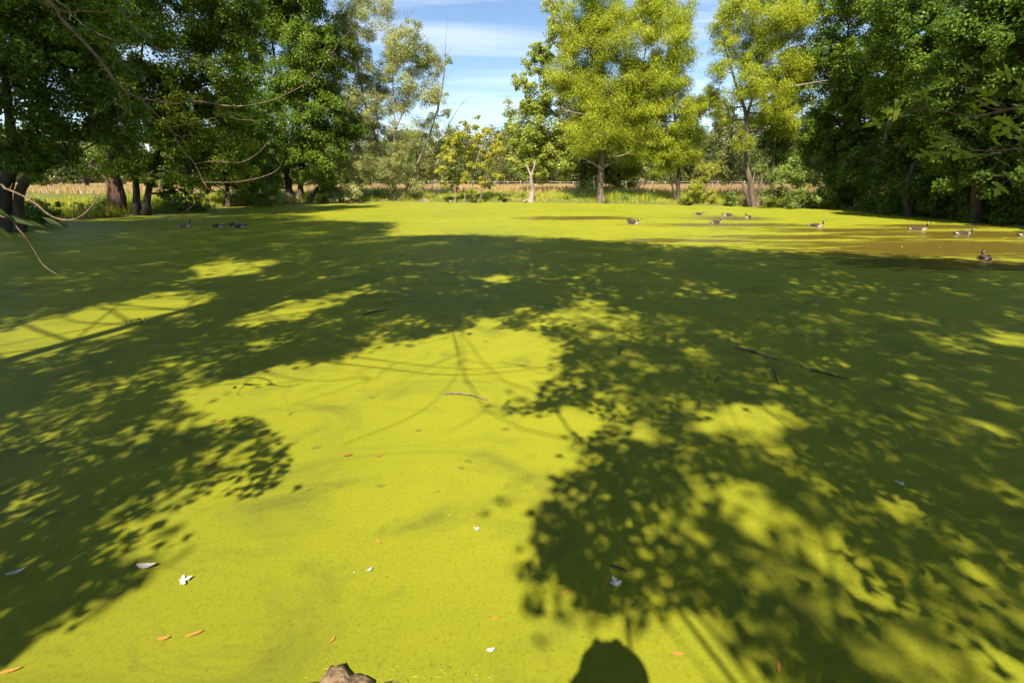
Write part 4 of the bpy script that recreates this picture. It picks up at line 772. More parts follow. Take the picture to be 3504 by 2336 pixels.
# far woodland behind the meadow: one mass
FC, FO, FS = [], [], []
fw = Wood()
def wood_mass(cx, cy, z, r, leaf_s, cover=2.6):
    n = int(cover * math.pi * r * r / (leaf_s * leaf_s * .35)) + 4
    ns = 9
    dirs = norm(rng.standard_normal((ns, 3))); sc = dirs * (r * (.4 + .5 * rng.uniform(0, 1, (ns, 1))))
    k = rng.integers(0, ns, n)
    off = norm(rng.standard_normal((n, 3))) * (rng.uniform(0, 1, (n, 1)) ** .5) * r * .42
    FC.append(np.array([cx, cy, z]) + sc[k] + off); FO.append(off / r + sc[k] / r); FS.append(np.full(n, leaf_s))
for key, (bx, by, st, lb) in TREES.items():
    if key[0] == 'm' and key[1:].isdigit():
        g0 = float(ground_z(bx, by))
        fw.tube([(bx, by, g0 - .2), (bx + .2, by, st[0][1][2]), (bx, by, st[0][2][2])], [.28, .18, .06], sides=6)
        for dx, dy, z, r in lb:
            wood_mass(bx + dx, by + dy, z, r, .26 if by < 72 else .32)
for x in np.arange(-210, 215, 6.0):
    for row, (yy, hh) in enumerate(((128, 9.0), (142, 12), (160, 16))):
        x0 = x + random.uniform(-3, 3); y0 = yy + random.uniform(-5, 5)
        h = hh * random.uniform(.75, 1.15) + (5.0 if -4 < x0 < 60 and row == 2 else 0)
        if row == 0: h *= .8
        if abs(x0) > y0 * 1.25: continue
        fw.tube([(x0, y0, -.2), (x0, y0, h * .6)], [.25, .12], sides=5)
        for zf, rf in ((.15, .24), (.35, .28), (.55, .3), (.78, .25)):
            for q in range(2):
                wood_mass(x0 + random.uniform(-2.4, 2.4), y0 + random.uniform(-2, 2), h * zf, h * rf * 1.0, .55, 2.2)
FC = np.concatenate(FC); FO = np.concatenate(FO); FS = np.concatenate(FS)
k = FC[:, 2] > .15; FC, FO, FS = FC[k], FO[k], FS[k]
n = len(FC)
nrm = norm(FO + np.array([0, 0, .8]) + .7 * rng.standard_normal((n, 3)))
ax = rng.standard_normal((n, 3)); ax -= (ax * nrm).sum(1, keepdims=True) * nrm
V, F = leaf_mesh_arrays(FC, FS * rng.uniform(.7, 1.3, n), .7, ax, nrm)
wl_ = tag(link('woodland', mesh_fast('woodland', V, F, M['leaf_far'])), 'far woodland closing the meadow behind the fence', 'woods', kind='stuff')
tag(link('trunk', fw.mesh('trunk', M['bark_dark']), wl_), kind='stuff')
STATS['woodland'] = n

# ------------------------------------------------------------------ trees of the near bank, above and behind the viewer
# gaps in their crowns let the sun reach these patches of the pond (ground outlines, metres)
SUNLIT = {
  'P': [(0.28, 1.96), (0.41, 2.06), (0.79, 2.07), (0.85, 1.92), (0.74, 1.56), (0.24, 1.56)],
  'A': [(-4.08, 5.17),(-3.58, 5.54),(-2.92, 5.9),(-2.19, 6.55),(-1.27, 7.12),(-0.45, 7.94),(0.39, 9.01),(1.44, 9.49),(2.27, 9.42),(2.57, 7.17),(1.75, 7.06),(0.9, 6.55),(0.68, 5.72),(0.19, 5.24),(-0.19, 4.88),(-0.22, 4.41),(0.77, 4.66),(1.04, 4.36),(0.58, 3.93),(0.85, 3.53),(0.29, 3.46),(0.17, 3.05),(0.19, 2.76),(0.1, 2.39),(0.04, 2.15),(0.14, 1.97),(0.28, 1.86),(0.3, .7),(-3.6, .7),(-2.71, 1.79),(-2.63, 2.06),(-2.36, 2.23),(-2.38, 2.59),(-2.21, 2.95),(-2.02, 3.28),(-2.13, 3.97),(-2.66, 4.41),(-3.63, 4.51)],
  'B1': [(-7.37, 5.72),(-8.86, 7.06),(-8.56, 7.94),(-8.51, 9.42),(-7.81, 10.28),(-6.7, 10.12),(-6.34, 9.07),(-6.59, 7.76),(-6.89, 6.55)],
  'B2': [(-5.16, 7.58),(-5.09, 8.91),(-3.48, 10.28),(-3.98, 8.38),(-4.51, 7.51)],
  'C': [(1.76, 4.18),(2.06, 4.51),(2.67, 4.76),(3.27, 4.82),(3.34, 4.36),(2.56, 3.97),(2.07, 4.05)],
  'D': [(1.77, 3.34),(2.05, 3.43),(2.19, 3.0),(2.19, 2.78),(1.78, 2.61),(1.69, 2.9)],
  'D2': [(1.04, 2.78),(1.42, 2.81),(1.53, 2.67),(1.19, 2.52),(1.02, 2.59)],
  'E': [(0.71, 1.79),(1.03, 2.06),(1.28, 2.03),(1.27, 1.79),(1.45, 1.56),(0.68, 1.56)],
  'F1': [(5.04, 5.5),(5.47, 5.6),(5.6, 5.11),(5.17, 4.93)],
  'F2': [(4.79, 4.51),(5.18, 4.56),(5.46, 4.05),(5.08, 3.7),(4.97, 4.01)],
  'F3': [(7.94, 7.39),(8.74, 7.17),(8.18, 6.65),(7.63, 6.85)],
  'G1': [(3.0, 3.16),(3.36, 3.22),(3.24, 2.95),(3.02, 2.76),(2.82, 2.9)],
  'G2': [(2.13, 2.59),(2.27, 2.52),(2.34, 2.28),(2.17, 2.06),(2.08, 2.15),(2.06, 2.39)],
  'G3': [(2.48, 1.79),(2.65, 1.81),(2.82, 1.65),(2.68, 1.52),(2.39, 1.56)],
  'G4': [(3.05, 2.47),(3.19, 2.43),(3.2, 2.28),(3.02, 2.25)],
  'K1': [(0.31, 9.07),(1.39, 10.63),(2.62, 10.12),(2.82, 9.42),(1.51, 8.75)],
  'K2': [(-9.26, 13.09),(-8.43, 14.31),(-7.19, 14.01),(-7.08, 11.88),(-8.17, 11.61)],
  'K3': [(-0.97, 11.61),(-0.07, 12.05),(0.26, 11.2),(-0.68, 10.63)],
  'K4': [(-4.99, 9.07),(-3.83, 10.41),(-3.18, 10.28),(-3.67, 8.91)],
  'S1': [(-0.14, 4.99),(0.47, 5.3),(0.66, 4.99),(0.12, 4.71)],
  'H1': [(1.17, 4.22),(1.55, 4.41),(1.55, 3.97),(1.16, 3.81)],
}

SHADE = [(-27, 33.4), (-22.7, 40), (-19.5, 43.7), (-13.5, 38.9), (-14.6, 32.6), (-10.6, 27.4), (-6.8, 26.4), (-6.3, 22.9), (-5.9, 20), (-1.5, 20.6), (2.1, 19.4), (5.4, 17.8), (9.5, 16.1),
         (13, 14.8), (15, 13.3), (21, 11), (21, 4), (6, .4), (-6, .4), (-20, 8), (-27, 20)]
c20, s20 = math.cos(R(20)), math.sin(R(20))
def in_view(P, m=.05):
    d = P - np.array([0, 0, EYE])
    f = d[..., 1] * c20 - d[..., 2] * s20
    u = d[..., 2] * c20 + d[..., 1] * s20
    return (f > .01) & (np.abs(d[..., 0]) < f * (1.125 + m)) & (np.abs(u) < f * (.75 + m))

def sunny(x, y):
    r = np.zeros(np.shape(x), bool)
    wx = x + .07 * np.sin(y * 5.1 + x * 3) * (y / 4); wy = y + .07 * np.sin(x * 4.3) * (y / 4)
    for k, p in SUNLIT.items():
        p = np.array(p)
        if k not in ('A', 'P', 'B1', 'B2', 'K2', 'K4'): p = p.mean(0) + (p - p.mean(0)) * .85
        r |= inside(p, wx, wy)
    return r

DAPPLED = [(0.21, 8.59), (1.42, 10.86), (3.06, 10.28), (2.68, 7.06), (1.66, 6.65), (0.82, 6.46), (0.4, 7.39), (-0.35, 7.51)]
FEATHERY = [(-3.9, 4.61), (-2.71, 4.51), (-2.09, 3.97), (-1.98, 3.28), (-2.17, 2.95), (-2.35, 2.59), (-2.32, 2.22), (-2.63, 2.03), (-2.78, 2.51), (-3.04, 3.28)]
def sample_clumps(n, y0, y1, rad, lmax):
    """clump centres whose shade falls on the pond between y0 and y1, away from the sunlit patches"""
    out = []
    while len(out) < n:
        x = rng.uniform(-28, 22, 4000); y = rng.uniform(y0, y1, 4000)
        k = inside(SHADE, x, y) & (~sunny(x, y) | (inside(DAPPLED, x, y) & (rng.uniform(0, 1, len(x)) < .38))) & (np.abs(x) < 1.3 * y + 2.2)
        x, y = x[k], y[k]
        thin = (inside(FEATHERY, x, y) & (rng.uniform(0, 1, len(x)) > .3)) | ((y > 27) & (x < -10) & (rng.uniform(0, 1, len(x)) > .4))
        x, y = x[~thin], y[~thin]
        ly = rng.uniform(-4.5, 1.0, len(x)) + y * rng.uniform(.05, .45, len(x))
        ly = ly - np.where((x > 1.2) & (y < 9.5) & (rng.uniform(0, 1, len(x)) < .6), 5.0, 0.0)
        h = np.clip((y - ly) * se / (ce * math.cos(R(SUN_AZ))), 3.6, lmax)
        P = np.stack([x, y, 0 * x], 1) + TO_SUN[None] * (h / se)[:, None]
        ok = ~in_view(P, .12) & ((np.abs(P[:, 0]) > 1.0) | (P[:, 2] > 4.2) | (P[:, 1] < -1.5))
        out.extend(P[ok].tolist())
    return np.array(out[:n])

rng = np.random.default_rng(23)
near_c = sample_clumps(2900, .4, 9.5, .34, 15)
far_c = sample_clumps(3900, 9.0, 43, .8, 27)
CLUMP = np.concatenate([near_c, far_c])
CR = np.concatenate([np.full(len(near_c), .34), np.full(len(far_c), .8)])
BASES = [((-8.9, .1), 'maple_tree', 'tall twin-trunked maple on the near left bank with bare drooping branches hanging into view', [(-8.9, .1), (-7.8, .0)]),
         ((6.5, -1.5), 'maple_tree', 'maple on the near right bank, its leafy twig hanging in at the right edge', [(6.5, -1.5)]),
         ((2.2, -6.5), 'maple_tree', 'tall maple on the near bank behind the photographer, seen by its shade', [(2.2, -6.5)]),
         ((14.0, 1.2), 'maple_tree', 'maple farther along the near right bank shading the water there', [(14.0, 1.2)]),
         ((-19.0, 7.0), 'maple_tree', 'maple farther along the near left bank shading the geese there', [(-19.0, 7.0)]),
         ((23.0, 8.0), 'maple_tree', 'maple at the near right corner of the pond shading the bank', [(23.0, 8.0)])]
dist = np.stack([np.hypot(CLUMP[:, 0] - b[0][0], (CLUMP[:, 1] - b[0][1]) * .9) * (1.25 if bi == 1 else 1) for bi, b in enumerate(BASES)], 1)
own = dist.argmin(1)
NEAR_TREES = []
for bi, (b, nm_, lab, feet) in enumerate(BASES):
    root = link(nm_, None, loc=(b[0], b[1], 0)); tag(root, lab, 'tree', 'trees on the near bank')
    NEAR_TREES.append(root)
    org = np.array([b[0], b[1], 0])
    C = CLUMP[own == bi] - org; cr_ = CR[own == bi]
    W_ = Wood()
    top = max(9.0, C[:, 2].max() * .8) if len(C) else 12
    stem = []
    for fi, f in enumerate(feet):
        g0 = float(ground_z(f[0], f[1]))
        fx_, fy_ = f[0] - b[0], f[1] - b[1]
        pts = [(fx_, fy_, g0 - .2), (fx_ + .1, fy_ + .05, 3), (fx_ - .1 + .2 * fi, fy_ - .05, 7), (fx_ + .2 * fi, fy_ - .2, top * .75), (fx_ + .4 * (fi - .5), fy_ - .3, top)]
        rad = [.24, .19, .16, .10, .03]
        W_.tube(pts, rad, sides=9, smooth_pts=5, flare=.5)
        stem.append(spline(np.array(pts), np.array(rad), 8)[0])
    SP = np.concatenate(stem)
    if len(C):
        kk = min(len(C), max(4, len(C) // 22))
        cen = C[rng.choice(len(C), kk, replace=False)]
        for _ in range(5):
            a_ = ((C[:, None] - cen[None]) ** 2).sum(2).argmin(1)
            cen = np.array([C[a_ == q].mean(0) if (a_ == q).any() else cen[q] for q in range(kk)])
        for q in range(kk):
            mem = np.where(a_ == q)[0]
            if not len(mem): continue
            c = cen[q]
            dd = np.linalg.norm(SP - c, axis=1) + 2 * np.maximum(0, SP[:, 2] - c[2] + .4)
            s0 = SP[dd.argmin()]
            midp = (s0 + c) / 2 + np.array([0, 0, .06 * np.linalg.norm(c - s0)])
            # twigs: every clump joins the nearest part of the limb already grown
            order = mem[np.argsort(np.linalg.norm(C[mem] - s0, axis=1))]
            grown, par_, cnt = [s0], {}, {}
            idx_ = [-1]
            for m_ in order:
                G_ = np.array(grown)
                w_d = np.linalg.norm(G_ - C[m_], axis=1) + .25 * np.linalg.norm(G_ - s0, axis=1)
                j = int(w_d.argmin()); par_[len(grown)] = j; grown.append(C[m_]); idx_.append(m_)
            ch_n = np.ones(len(grown))
            for j in range(len(grown) - 1, 0, -1): ch_n[par_[j]] += ch_n[j]
            for j in range(1, len(grown)):
                a0, e = grown[par_[j]], grown[j]
                ra = .0036 * ch_n[j] ** .6
                dl = np.linalg.norm(e - a0)
                W_.tube([a0, (a0 + e) / 2 + rng.normal(0, .07, 3) * dl + np.array([0, 0, .05 * dl]), e], [ra * 1.25, ra, ra * .8], sides=5, smooth_pts=3)
        parts = []
        for lo, r_, nl, sz in ((True, .34, 34, .125), (False, .8, 46, .23)):
            cc = C[(cr_ < .5) == lo]
            if not len(cc): continue
            P = np.repeat(cc, nl, 0)
            off = norm(rng.standard_normal((len(P), 3))) * rng.uniform(0, 1, (len(P), 1)) ** .45 * r_ * rng.uniform(.7, 1.5, (len(P), 1)); off[:, 2] *= .7
            P = P + off
            gp = P + org
            t_ = gp[:, 2] / TO_SUN[2]
            qx, qy = gp[:, 0] - TO_SUN[0] * t_, gp[:, 1] - TO_SUN[1] * t_
            keep = ~(sunny(qx, qy) & ~inside(DAPPLED, qx, qy) & (rng.uniform(0, 1, len(P)) < .84)) & ~in_view(gp, .02)
            P = P[keep]; n = len(P)
            nr = norm(np.array([0, 0, 1.0]) + .8 * rng.standard_normal((n, 3)))
            ax = rng.standard_normal((n, 3)) - np.array([0, 0, .4]); ax -= (ax * nr).sum(1, keepdims=True) * nr
            V, F = leaf_mesh_arrays(P, sz * rng.uniform(.65, 1.3, n), .95, ax, nr, 'lobed')
            parts.append((V, F[0]))
        V = np.concatenate([p[0] for p in parts])
        F = np.concatenate([p[1] + (0 if i == 0 else len(parts[0][0])) for i, p in enumerate(parts)])
        tag(link('crown', mesh_fast('crown', V, [F], M['leaf_maple']), root), kind='stuff')
        STATS['near%d' % bi] = len(F)
    link('trunk', W_.mesh('trunk', M['bark_dark']), root)

# more of the woods that ring the pond, beyond both edges of the view: copies of the tall dark tree
for (x, y, s, rz, lab) in ((29.8, 16.5, 1.6, .4, 'tall tree on the right bank outside the view, nearest the geese'), (33.5, 8.0, 1.7, 2.0, 'tall tree on the right bank outside the view, near the corner'),
                           (-35.0, 7.5, 1.6, 2.9, 'tall tree on the left bank outside the view, farther back'),):
    o = oak_root.copy(); col.objects.link(o)
    o.location = (x, y, 0); o.rotation_euler = (0, 0, rz); o.scale = (s, s, s)
    tag(o, lab, 'tree', 'trees beyond the view')
    for ch in list(oak_root.children):
        c = ch.copy(); col.objects.link(c); c.parent = o

# ---- bare drooping branches of the near left maple (in view, upper left)
T1 = NEAR_TREES[0]; o1 = np.array(T1.location)
BR = {
'limb1': [(-3.837, 4.5, 3.865), (-3.805, 4.5, 3.75), (-3.701, 4.5, 3.613), (-3.61, 4.5, 3.505), (-3.514, 4.5, 3.391), (-3.435, 4.5, 3.279), (-3.321, 4.5, 3.175), (-3.265, 4.5, 3.141)],
'l1a': [(-3.265, 4.5, 3.141), (-3.036, 4.5, 3.106), (-2.938, 4.5, 3.13), (-2.77, 4.5, 3.123), (-2.594, 4.5, 3.089), (-2.424, 4.5, 3.068), (-2.265, 4.5, 3.072), (-2.084, 4.5, 3.117), (-1.928, 4.5, 3.198), (-1.809, 4.5, 3.279), (-1.691, 4.5, 3.382), (-1.545, 4.5, 3.515), (-1.362, 4.5, 3.644)],
'l1b': [(-3.265, 4.5, 3.141), (-3.217, 4.5, 3.023), (-3.152, 4.5, 2.914), (-3.042, 4.5, 2.715), (-2.918, 4.5, 2.601), (-2.829, 4.5, 2.445), (-2.758, 4.5, 2.341)],
'l1c': [(-3.142, 4.5, 2.907), (-2.917, 4.5, 2.949), (-2.703, 4.5, 2.999), (-2.541, 4.5, 3.047)],
'l1d': [(-2.592, 4.5, 3.027), (-2.497, 4.5, 2.981), (-2.323, 4.5, 2.974)],
'l1e': [(-2.918, 4.5, 2.601), (-2.788, 4.5, 2.627), (-2.574, 4.5, 2.615), (-2.398, 4.5, 2.671), (-2.229, 4.5, 2.767), (-2.103, 4.5, 2.878)],
'l1f': [(-2.818, 4.5, 2.438), (-2.651, 4.5, 2.441), (-2.408, 4.5, 2.48), (-2.214, 4.5, 2.544), (-2.1, 4.5, 2.642), (-2.068, 4.5, 2.715)],
'l1g': [(-2.829, 4.5, 2.445), (-2.92, 4.5, 2.368), (-3.072, 4.5, 2.246), (-3.194, 4.5, 2.159), (-3.356, 4.5, 2.11)],
'l1h': [(-3.359, 4.5, 3.175), (-3.468, 4.5, 2.985), (-3.642, 4.5, 2.846)],
'limb2': [(-3.521, 4.2, 3.774), (-3.469, 4.2, 3.698), (-3.402, 4.2, 3.623), (-3.304, 4.2, 3.568), (-3.166, 4.2, 3.512), (-3.06, 4.2, 3.477), (-2.95, 4.2, 3.447)],
'limb3': [(-4.074, 4.8, 3.902), (-3.854, 4.8, 3.889), (-3.699, 4.8, 3.879), (-3.561, 4.8, 3.902), (-3.464, 4.8, 3.927), (-3.409, 4.8, 3.823), (-3.324, 4.8, 3.697), (-3.184, 4.8, 3.572), (-3.049, 4.8, 3.51), (-2.868, 4.8, 3.468), (-2.559, 4.8, 3.51)],
'low1': [(-3.947, 3.6, 2.475), (-3.842, 3.6, 2.41), (-3.749, 3.6, 2.36), (-3.64, 3.6, 2.291), (-3.538, 3.6, 2.221), (-3.423, 3.6, 2.188), (-3.308, 3.6, 2.191), (-3.211, 3.6, 2.246), (-3.145, 3.6, 2.329), (-3.142, 3.6, 2.36)],
'low2': [(-3.977, 3.6, 2.23), (-3.854, 3.6, 2.117), (-3.808, 3.6, 1.967), (-3.754, 3.6, 1.83), (-3.624, 3.6, 1.753)],
}
def wav(pts, amp=.10):
    p = np.array(pts, float)
    p[:, 1] += amp * np.sin(np.arange(len(p)) * .8)
    return p
def bare(name, chains, parent, org):
    w = Wood()
    for pts, r0_, r1_ in chains:
        pts = np.array(pts, float) - org
        w.tube(pts, np.linspace(r0_, r1_, len(pts)), sides=6, smooth_pts=3)
        ps, _ = spline(pts, np.ones(len(pts)), 4)
        for k in range(len(ps) // 7):           # short spurs
            i = random.randrange(2, len(ps) - 1)
            d = rng.normal(0, 1, 3); L_ = random.uniform(.03, .10)
            w.tube([ps[i], ps[i] + norm(d) * L_], [r1_ * .8 + .0012, .0012], sides=4, smooth_pts=1)
    return link(name, w.mesh(name, M['bark_twig']), parent)
lead = [(-7.7, .1, 6.3), (-6.6, 2.0, 5.9), (-5.2, 3.6, 4.9), (-4.2, 4.3, 4.3)]
b1 = wav(BR['limb1'], .05); E1 = b1[-1]
def off_to(pts, start, amp=.1):
    p = wav(pts, amp); p[0] = start; return p
def near_pt(chain, q):
    ps, _ = spline(np.array(chain, float), np.ones(len(chain)), 6); return ps[np.linalg.norm(ps - np.array(q), axis=1).argmin()]
l1a = off_to(BR['l1a'], E1); l1b = off_to(BR['l1b'], E1)
l1c = off_to(BR['l1c'], near_pt(l1b, BR['l1c'][0])); l1e = off_to(BR['l1e'], near_pt(l1b, BR['l1e'][0])); l1f = off_to(BR['l1f'], near_pt(l1b, BR['l1f'][0]))
l1g = off_to(BR['l1g'], near_pt(l1b, BR['l1g'][0])); l1h = off_to(BR['l1h'], near_pt(b1, BR['l1h'][0])); l1d = off_to(BR['l1d'], near_pt(l1c, BR['l1d'][0]))
bare('bare_branch', [(np.vstack([lead, b1]), .02, .009), (l1a, .0065, .002), (l1b, .008, .0025), (l1c, .004, .0018), (l1d, .004, .002), (l1e, .0045, .0018),
                     (l1f, .0045, .0018), (l1g, .0045, .0018), (l1h, .005, .0018)], T1, o1)
bare('bare_branch', [(np.vstack([lead[1:3], [(-4.3, 4.0, 4.3)], wav(BR['limb2'], .05)]), .009, .0025)], T1, o1)
bare('bare_branch', [(np.vstack([lead[1:3], [(-4.6, 4.4, 4.3)], wav(BR['limb3'], .06)]), .009, .002)], T1, o1)
bare('bare_branch', [(np.vstack([[(-7.8, .2, 4.0), (-6.0, 2.2, 3.2), (-4.8, 3.2, 2.8)], wav(BR['low1'], .05)]), .011, .0035)], T1, o1)
bare('bare_branch', [(np.vstack([[(-7.8, .2, 3.6), (-6.0, 2.2, 2.9), (-4.8, 3.2, 2.5)], wav(BR['low2'], .05)]), .009, .0025)], T1, o1)
# bare limbs higher up that draw arcs of shade on the bright water
ARCS = [[(-4.19, 6.65), (-2.96, 6.0), (-1.94, 5.72), (-.79, 5.54), (.45, 5.9), (1.17, 6.55)], [(-4.18, 7.17), (-2.69, 6.28), (-1.69, 5.9), (-.69, 5.75), (.15, 5.95)],
        [(-1.02, 7.39), (-.81, 6.2), (-.79, 5.3), (-1.05, 4.51), (-1.65, 3.97)], [(-4.3, 6.2), (-3.67, 5.72), (-2.77, 5.3), (-1.86, 5.43)], [(-.85, 7.28), (-.71, 6.03), (-.63, 5.17)]]
for k, a_ in enumerate(ARCS):
    h = 5.6 + .5 * k
    p = np.array([(q[0], q[1], 0) for q in a_]) + TO_SUN * (h / se)
    p[:, 2] += .15 * np.sin(np.arange(len(p)))
    if k in (2, 4):
        p = np.vstack([[(2.0, -6.2, h + 2.5), (-.6, -2.8, h + 1.8), (-1.9, -1.0, h + .8)], p]); par = NEAR_TREES[2]
    else:
        p = np.vstack([[(-7.8, .1, h + 1.4)], p]); par = T1
    og = np.array(par.location)
    ch = [(p, .010 if k in (2, 4) else .016, .005)]
    for q in range(5):
        i = random.randrange(2, len(p)); e = p[i] + np.array([random.uniform(-.7, .7), random.uniform(-.9, .2), random.uniform(-.3, .3)])
        ch.append(([p[i], (p[i] + e) / 2 + rng.normal(0, .08, 3), e], .007, .003))
    bare('bare_branch', ch, par, og)

# ---- leafy maple twig hanging in at the right
T2 = NEAR_TREES[1]; o2 = np.array(T2.location)
tw1 = [(4.393, 4.3, 3.075), (4.335, 4.3, 3.052), (4.19, 4.3, 3.017), (3.952, 4.3, 2.974), (3.8, 4.3, 2.985), (3.635, 4.3, 3.009), (3.495, 4.3, 3.04)]
tw2 = [(4.188, 4.3, 3.021), (4.055, 4.3, 3.052), (3.91, 4.3, 3.144), (3.818, 4.3, 3.213)]
tw3 = [(4.526, 4.3, 2.736), (4.459, 4.3, 2.728), (4.269, 4.3, 2.707), (4.062, 4.3, 2.712), (3.946, 4.3, 2.736), (3.842, 4.3, 2.781)]
tw4 = [(4.67, 4.3, 2.367), (4.585, 4.3, 2.402), (4.44, 4.3, 2.489)]
LEAVES = [(3.722, 4.3, 3.318), (3.907, 4.3, 3.347), (4.055, 4.3, 3.288), (3.72, 4.3, 3.273), (3.94, 4.3, 3.183), (4.08, 4.3, 3.175), (4.168, 4.3, 3.213), (3.411, 4.3, 3.144), (3.579, 4.3, 3.183), (3.579, 4.3, 3.129), (3.649, 4.3, 3.075), (3.317, 4.3, 3.083), (3.281, 4.3, 3.029), (3.423, 4.3, 2.989), (3.5, 4.3, 2.966), (3.166, 4.3, 2.91), (3.277, 4.3, 2.982), (3.221, 4.3, 2.934), (3.659, 4.3, 2.934), (3.844, 4.3, 3.036), (3.914, 4.3, 3.083), (4.009, 4.3, 3.06), (4.145, 4.3, 3.091), (4.281, 4.3, 3.029), (4.247, 4.3, 2.886), (3.763, 4.3, 2.886), (3.926, 4.3, 2.822), (4.132, 4.3, 2.789), (3.625, 4.3, 2.765), (3.772, 4.3, 2.749), (3.622, 4.3, 2.658), (3.698, 4.3, 2.674), (3.904, 4.3, 2.674), (4.006, 4.3, 2.666), (4.065, 4.3, 2.624), (4.236, 4.3, 2.674), (4.412, 4.3, 2.683), (4.324, 4.3, 2.798), (4.383, 4.3, 2.854), (4.434, 4.3, 2.506), (4.378, 4.3, 2.411), (4.295, 4.3, 2.385), (4.543, 4.3, 2.411), (4.414, 4.3, 2.463), (4.269, 4.3, 3.175), (4.352, 4.3, 2.934)]
fork = (5.6, 3.3, 3.55)
chains = [(np.vstack([[(6.5, -1.4, 4.9), (6.4, 1.0, 4.4), fork, (5.0, 3.9, 3.28)], wav(tw1, .06)]), .022, .0035), (wav(tw2, .06), .005, .003),
          (np.vstack([[fork, (5.0, 3.9, 3.0)], wav(tw3, .06)]), .009, .003), (np.vstack([[fork, (5.1, 3.8, 2.75)], wav(tw4, .05)]), .008, .003)]
mat_near = leaf_mat('leaf_near', [(.17, .25, .04), (.24, .31, .045), (.30, .36, .05), (.46, .47, .22)], trans=.5, gloss=.015, patch=2.0)
prof = MAPLE.copy()
lv = [(0, .42, .0)] + [(x, y, .10 * abs(x) - .10 * (y - .4) ** 2) for x, y in prof]
lf = np.array([(0, 1 + i, 1 + (i + 1) % len(prof)) for i in range(len(prof))])
leaf_me = mesh_fast('leaf', np.array(lv), [lf], mat_near)
allc = np.concatenate([spline(np.array(c[0]), np.ones(len(c[0])), 5)[0] for c in chains])
bw = Wood()
for pts, a_, b_ in chains:
    bw.tube(np.array(pts) - o2, np.linspace(a_, b_, len(pts)), sides=6, smooth_pts=3)
specs = []
for k, q in enumerate(LEAVES):
    q = np.array(q) + np.array([0, random.uniform(-.22, .22), 0])
    node = allc[np.linalg.norm(allc - (q + np.array([.12, 0, .0])), axis=1).argmin()]
    d = norm(q - node)
    ax = norm(np.array([-.55, -.1, -.28]) + .55 * d + rng.normal(0, .28, 3))
    s = random.uniform(.125, .185)
    base = q - ax * s * .45
    bw.tube([node - o2, (node + base) / 2 - o2 + np.array([0, 0, .012]), base - o2], [.0022, .0018, .0014], sides=4, smooth_pts=3)
    specs.append((base, ax, s))
lb_ = link('leafy_branch', bw.mesh('leafy_branch', M['bark_twig']), T2)
for base, ax, s in specs:
    nr = np.array([.15, -.42, .9]) + rng.normal(0, .34, 3)
    side = norm(np.cross(ax, nr)); nr = np.cross(side, ax)
    o = link('leaf', leaf_me, lb_, base - o2)
    m3 = Matrix(((side[0], ax[0], nr[0]), (side[1], ax[1], nr[1]), (side[2], ax[2], nr[2])))
    o.rotation_euler = m3.to_euler(); o.scale = (s * random.choice((-1, 1)), s, s)
# a few long leaves on the low twig at the left edge
lance = np.array([(0, 0, 0), (.10, .3, .02), (.085, .65, .01), (0, 1, -.05), (-.085, .65, .01), (-.10, .3, .02), (0, .5, -.02)])
lance_me = mesh_fast('leaf', lance, [np.array([(0, 1, 6), (1, 2, 6), (2, 3, 6), (3, 4, 6), (4, 5, 6), (5, 0, 6)])], leaf_mat('leaf_low', [(.015, .032, .01), (.03, .055, .014), (.09, .12, .02)], gloss=.02, patch=3))
tb = [o for o in T1.children if o.name.startswith('bare_branch')][4]
for (x, y, z, dx, dz, s) in ((-3.95, 3.55, 2.33, .5, -.5, .20), (-3.9, 3.6, 2.22, .8, -.35, .22), (-3.62, 3.62, 2.2, .85, -.4, .20), (-3.75, 3.62, 2.18, .4, -.25, .13), (-3.98, 3.6, 2.15, .5, -.8, .18), (-3.7, 3.6, 2.1, .9, -.15, .12)):
    ax = norm(np.array([dx, .1, dz])); nr = np.array([.1, -.8, .6]); side = norm(np.cross(ax, nr)); nr = np.cross(side, ax)
    o = link('leaf', lance_me, tb, np.array([x, y, z]) - o1)
    o.rotation_euler = Matrix(((side[0], ax[0], nr[0]), (side[1], ax[1], nr[1]), (side[2], ax[2], nr[2]))).to_euler(); o.scale = (s, s, s)

# ------------------------------------------------------------------ geese
goose_mat, N, L, out = new_mat('goose_plumage')
at_ = N.new('ShaderNodeAttribute'); at_.attribute_name = 'plumage'
tcn = N.new('ShaderNodeTexCoord'); mp = N.new('ShaderNodeMapping'); mp.inputs['Scale'].default_value = (22, 6, 22); L.new(tcn.outputs['Object'], mp.inputs['Vector'])
nz = N.new('ShaderNodeTexNoise'); nz.inputs['Scale'].default_value = 1.4; nz.inputs['Detail'].default_value = 3; L.new(mp.outputs[0], nz.inputs['Vector'])
rp = ramp(N, [(.35, (.72, .72, .72)), (.65, (1.25, 1.22, 1.2))]); L.new(nz.outputs['Fac'], rp.inputs[0])
mx = N.new('ShaderNodeMixRGB'); mx.blend_type = 'MULTIPLY'; mx.inputs['Fac'].default_value = 1; L.new(at_.outputs['Color'], mx.inputs['Color1']); L.new(rp.outputs[0], mx.inputs['Color2'])
bs = N.new('ShaderNodeBsdfPrincipled'); bs.inputs['Roughness'].default_value = .6; bs.inputs['Specular IOR Level'].default_value = .3
L.new(mx.outputs[0], bs.inputs['Base Color']); L.new(bs.outputs[0], out.inputs['Surface'])

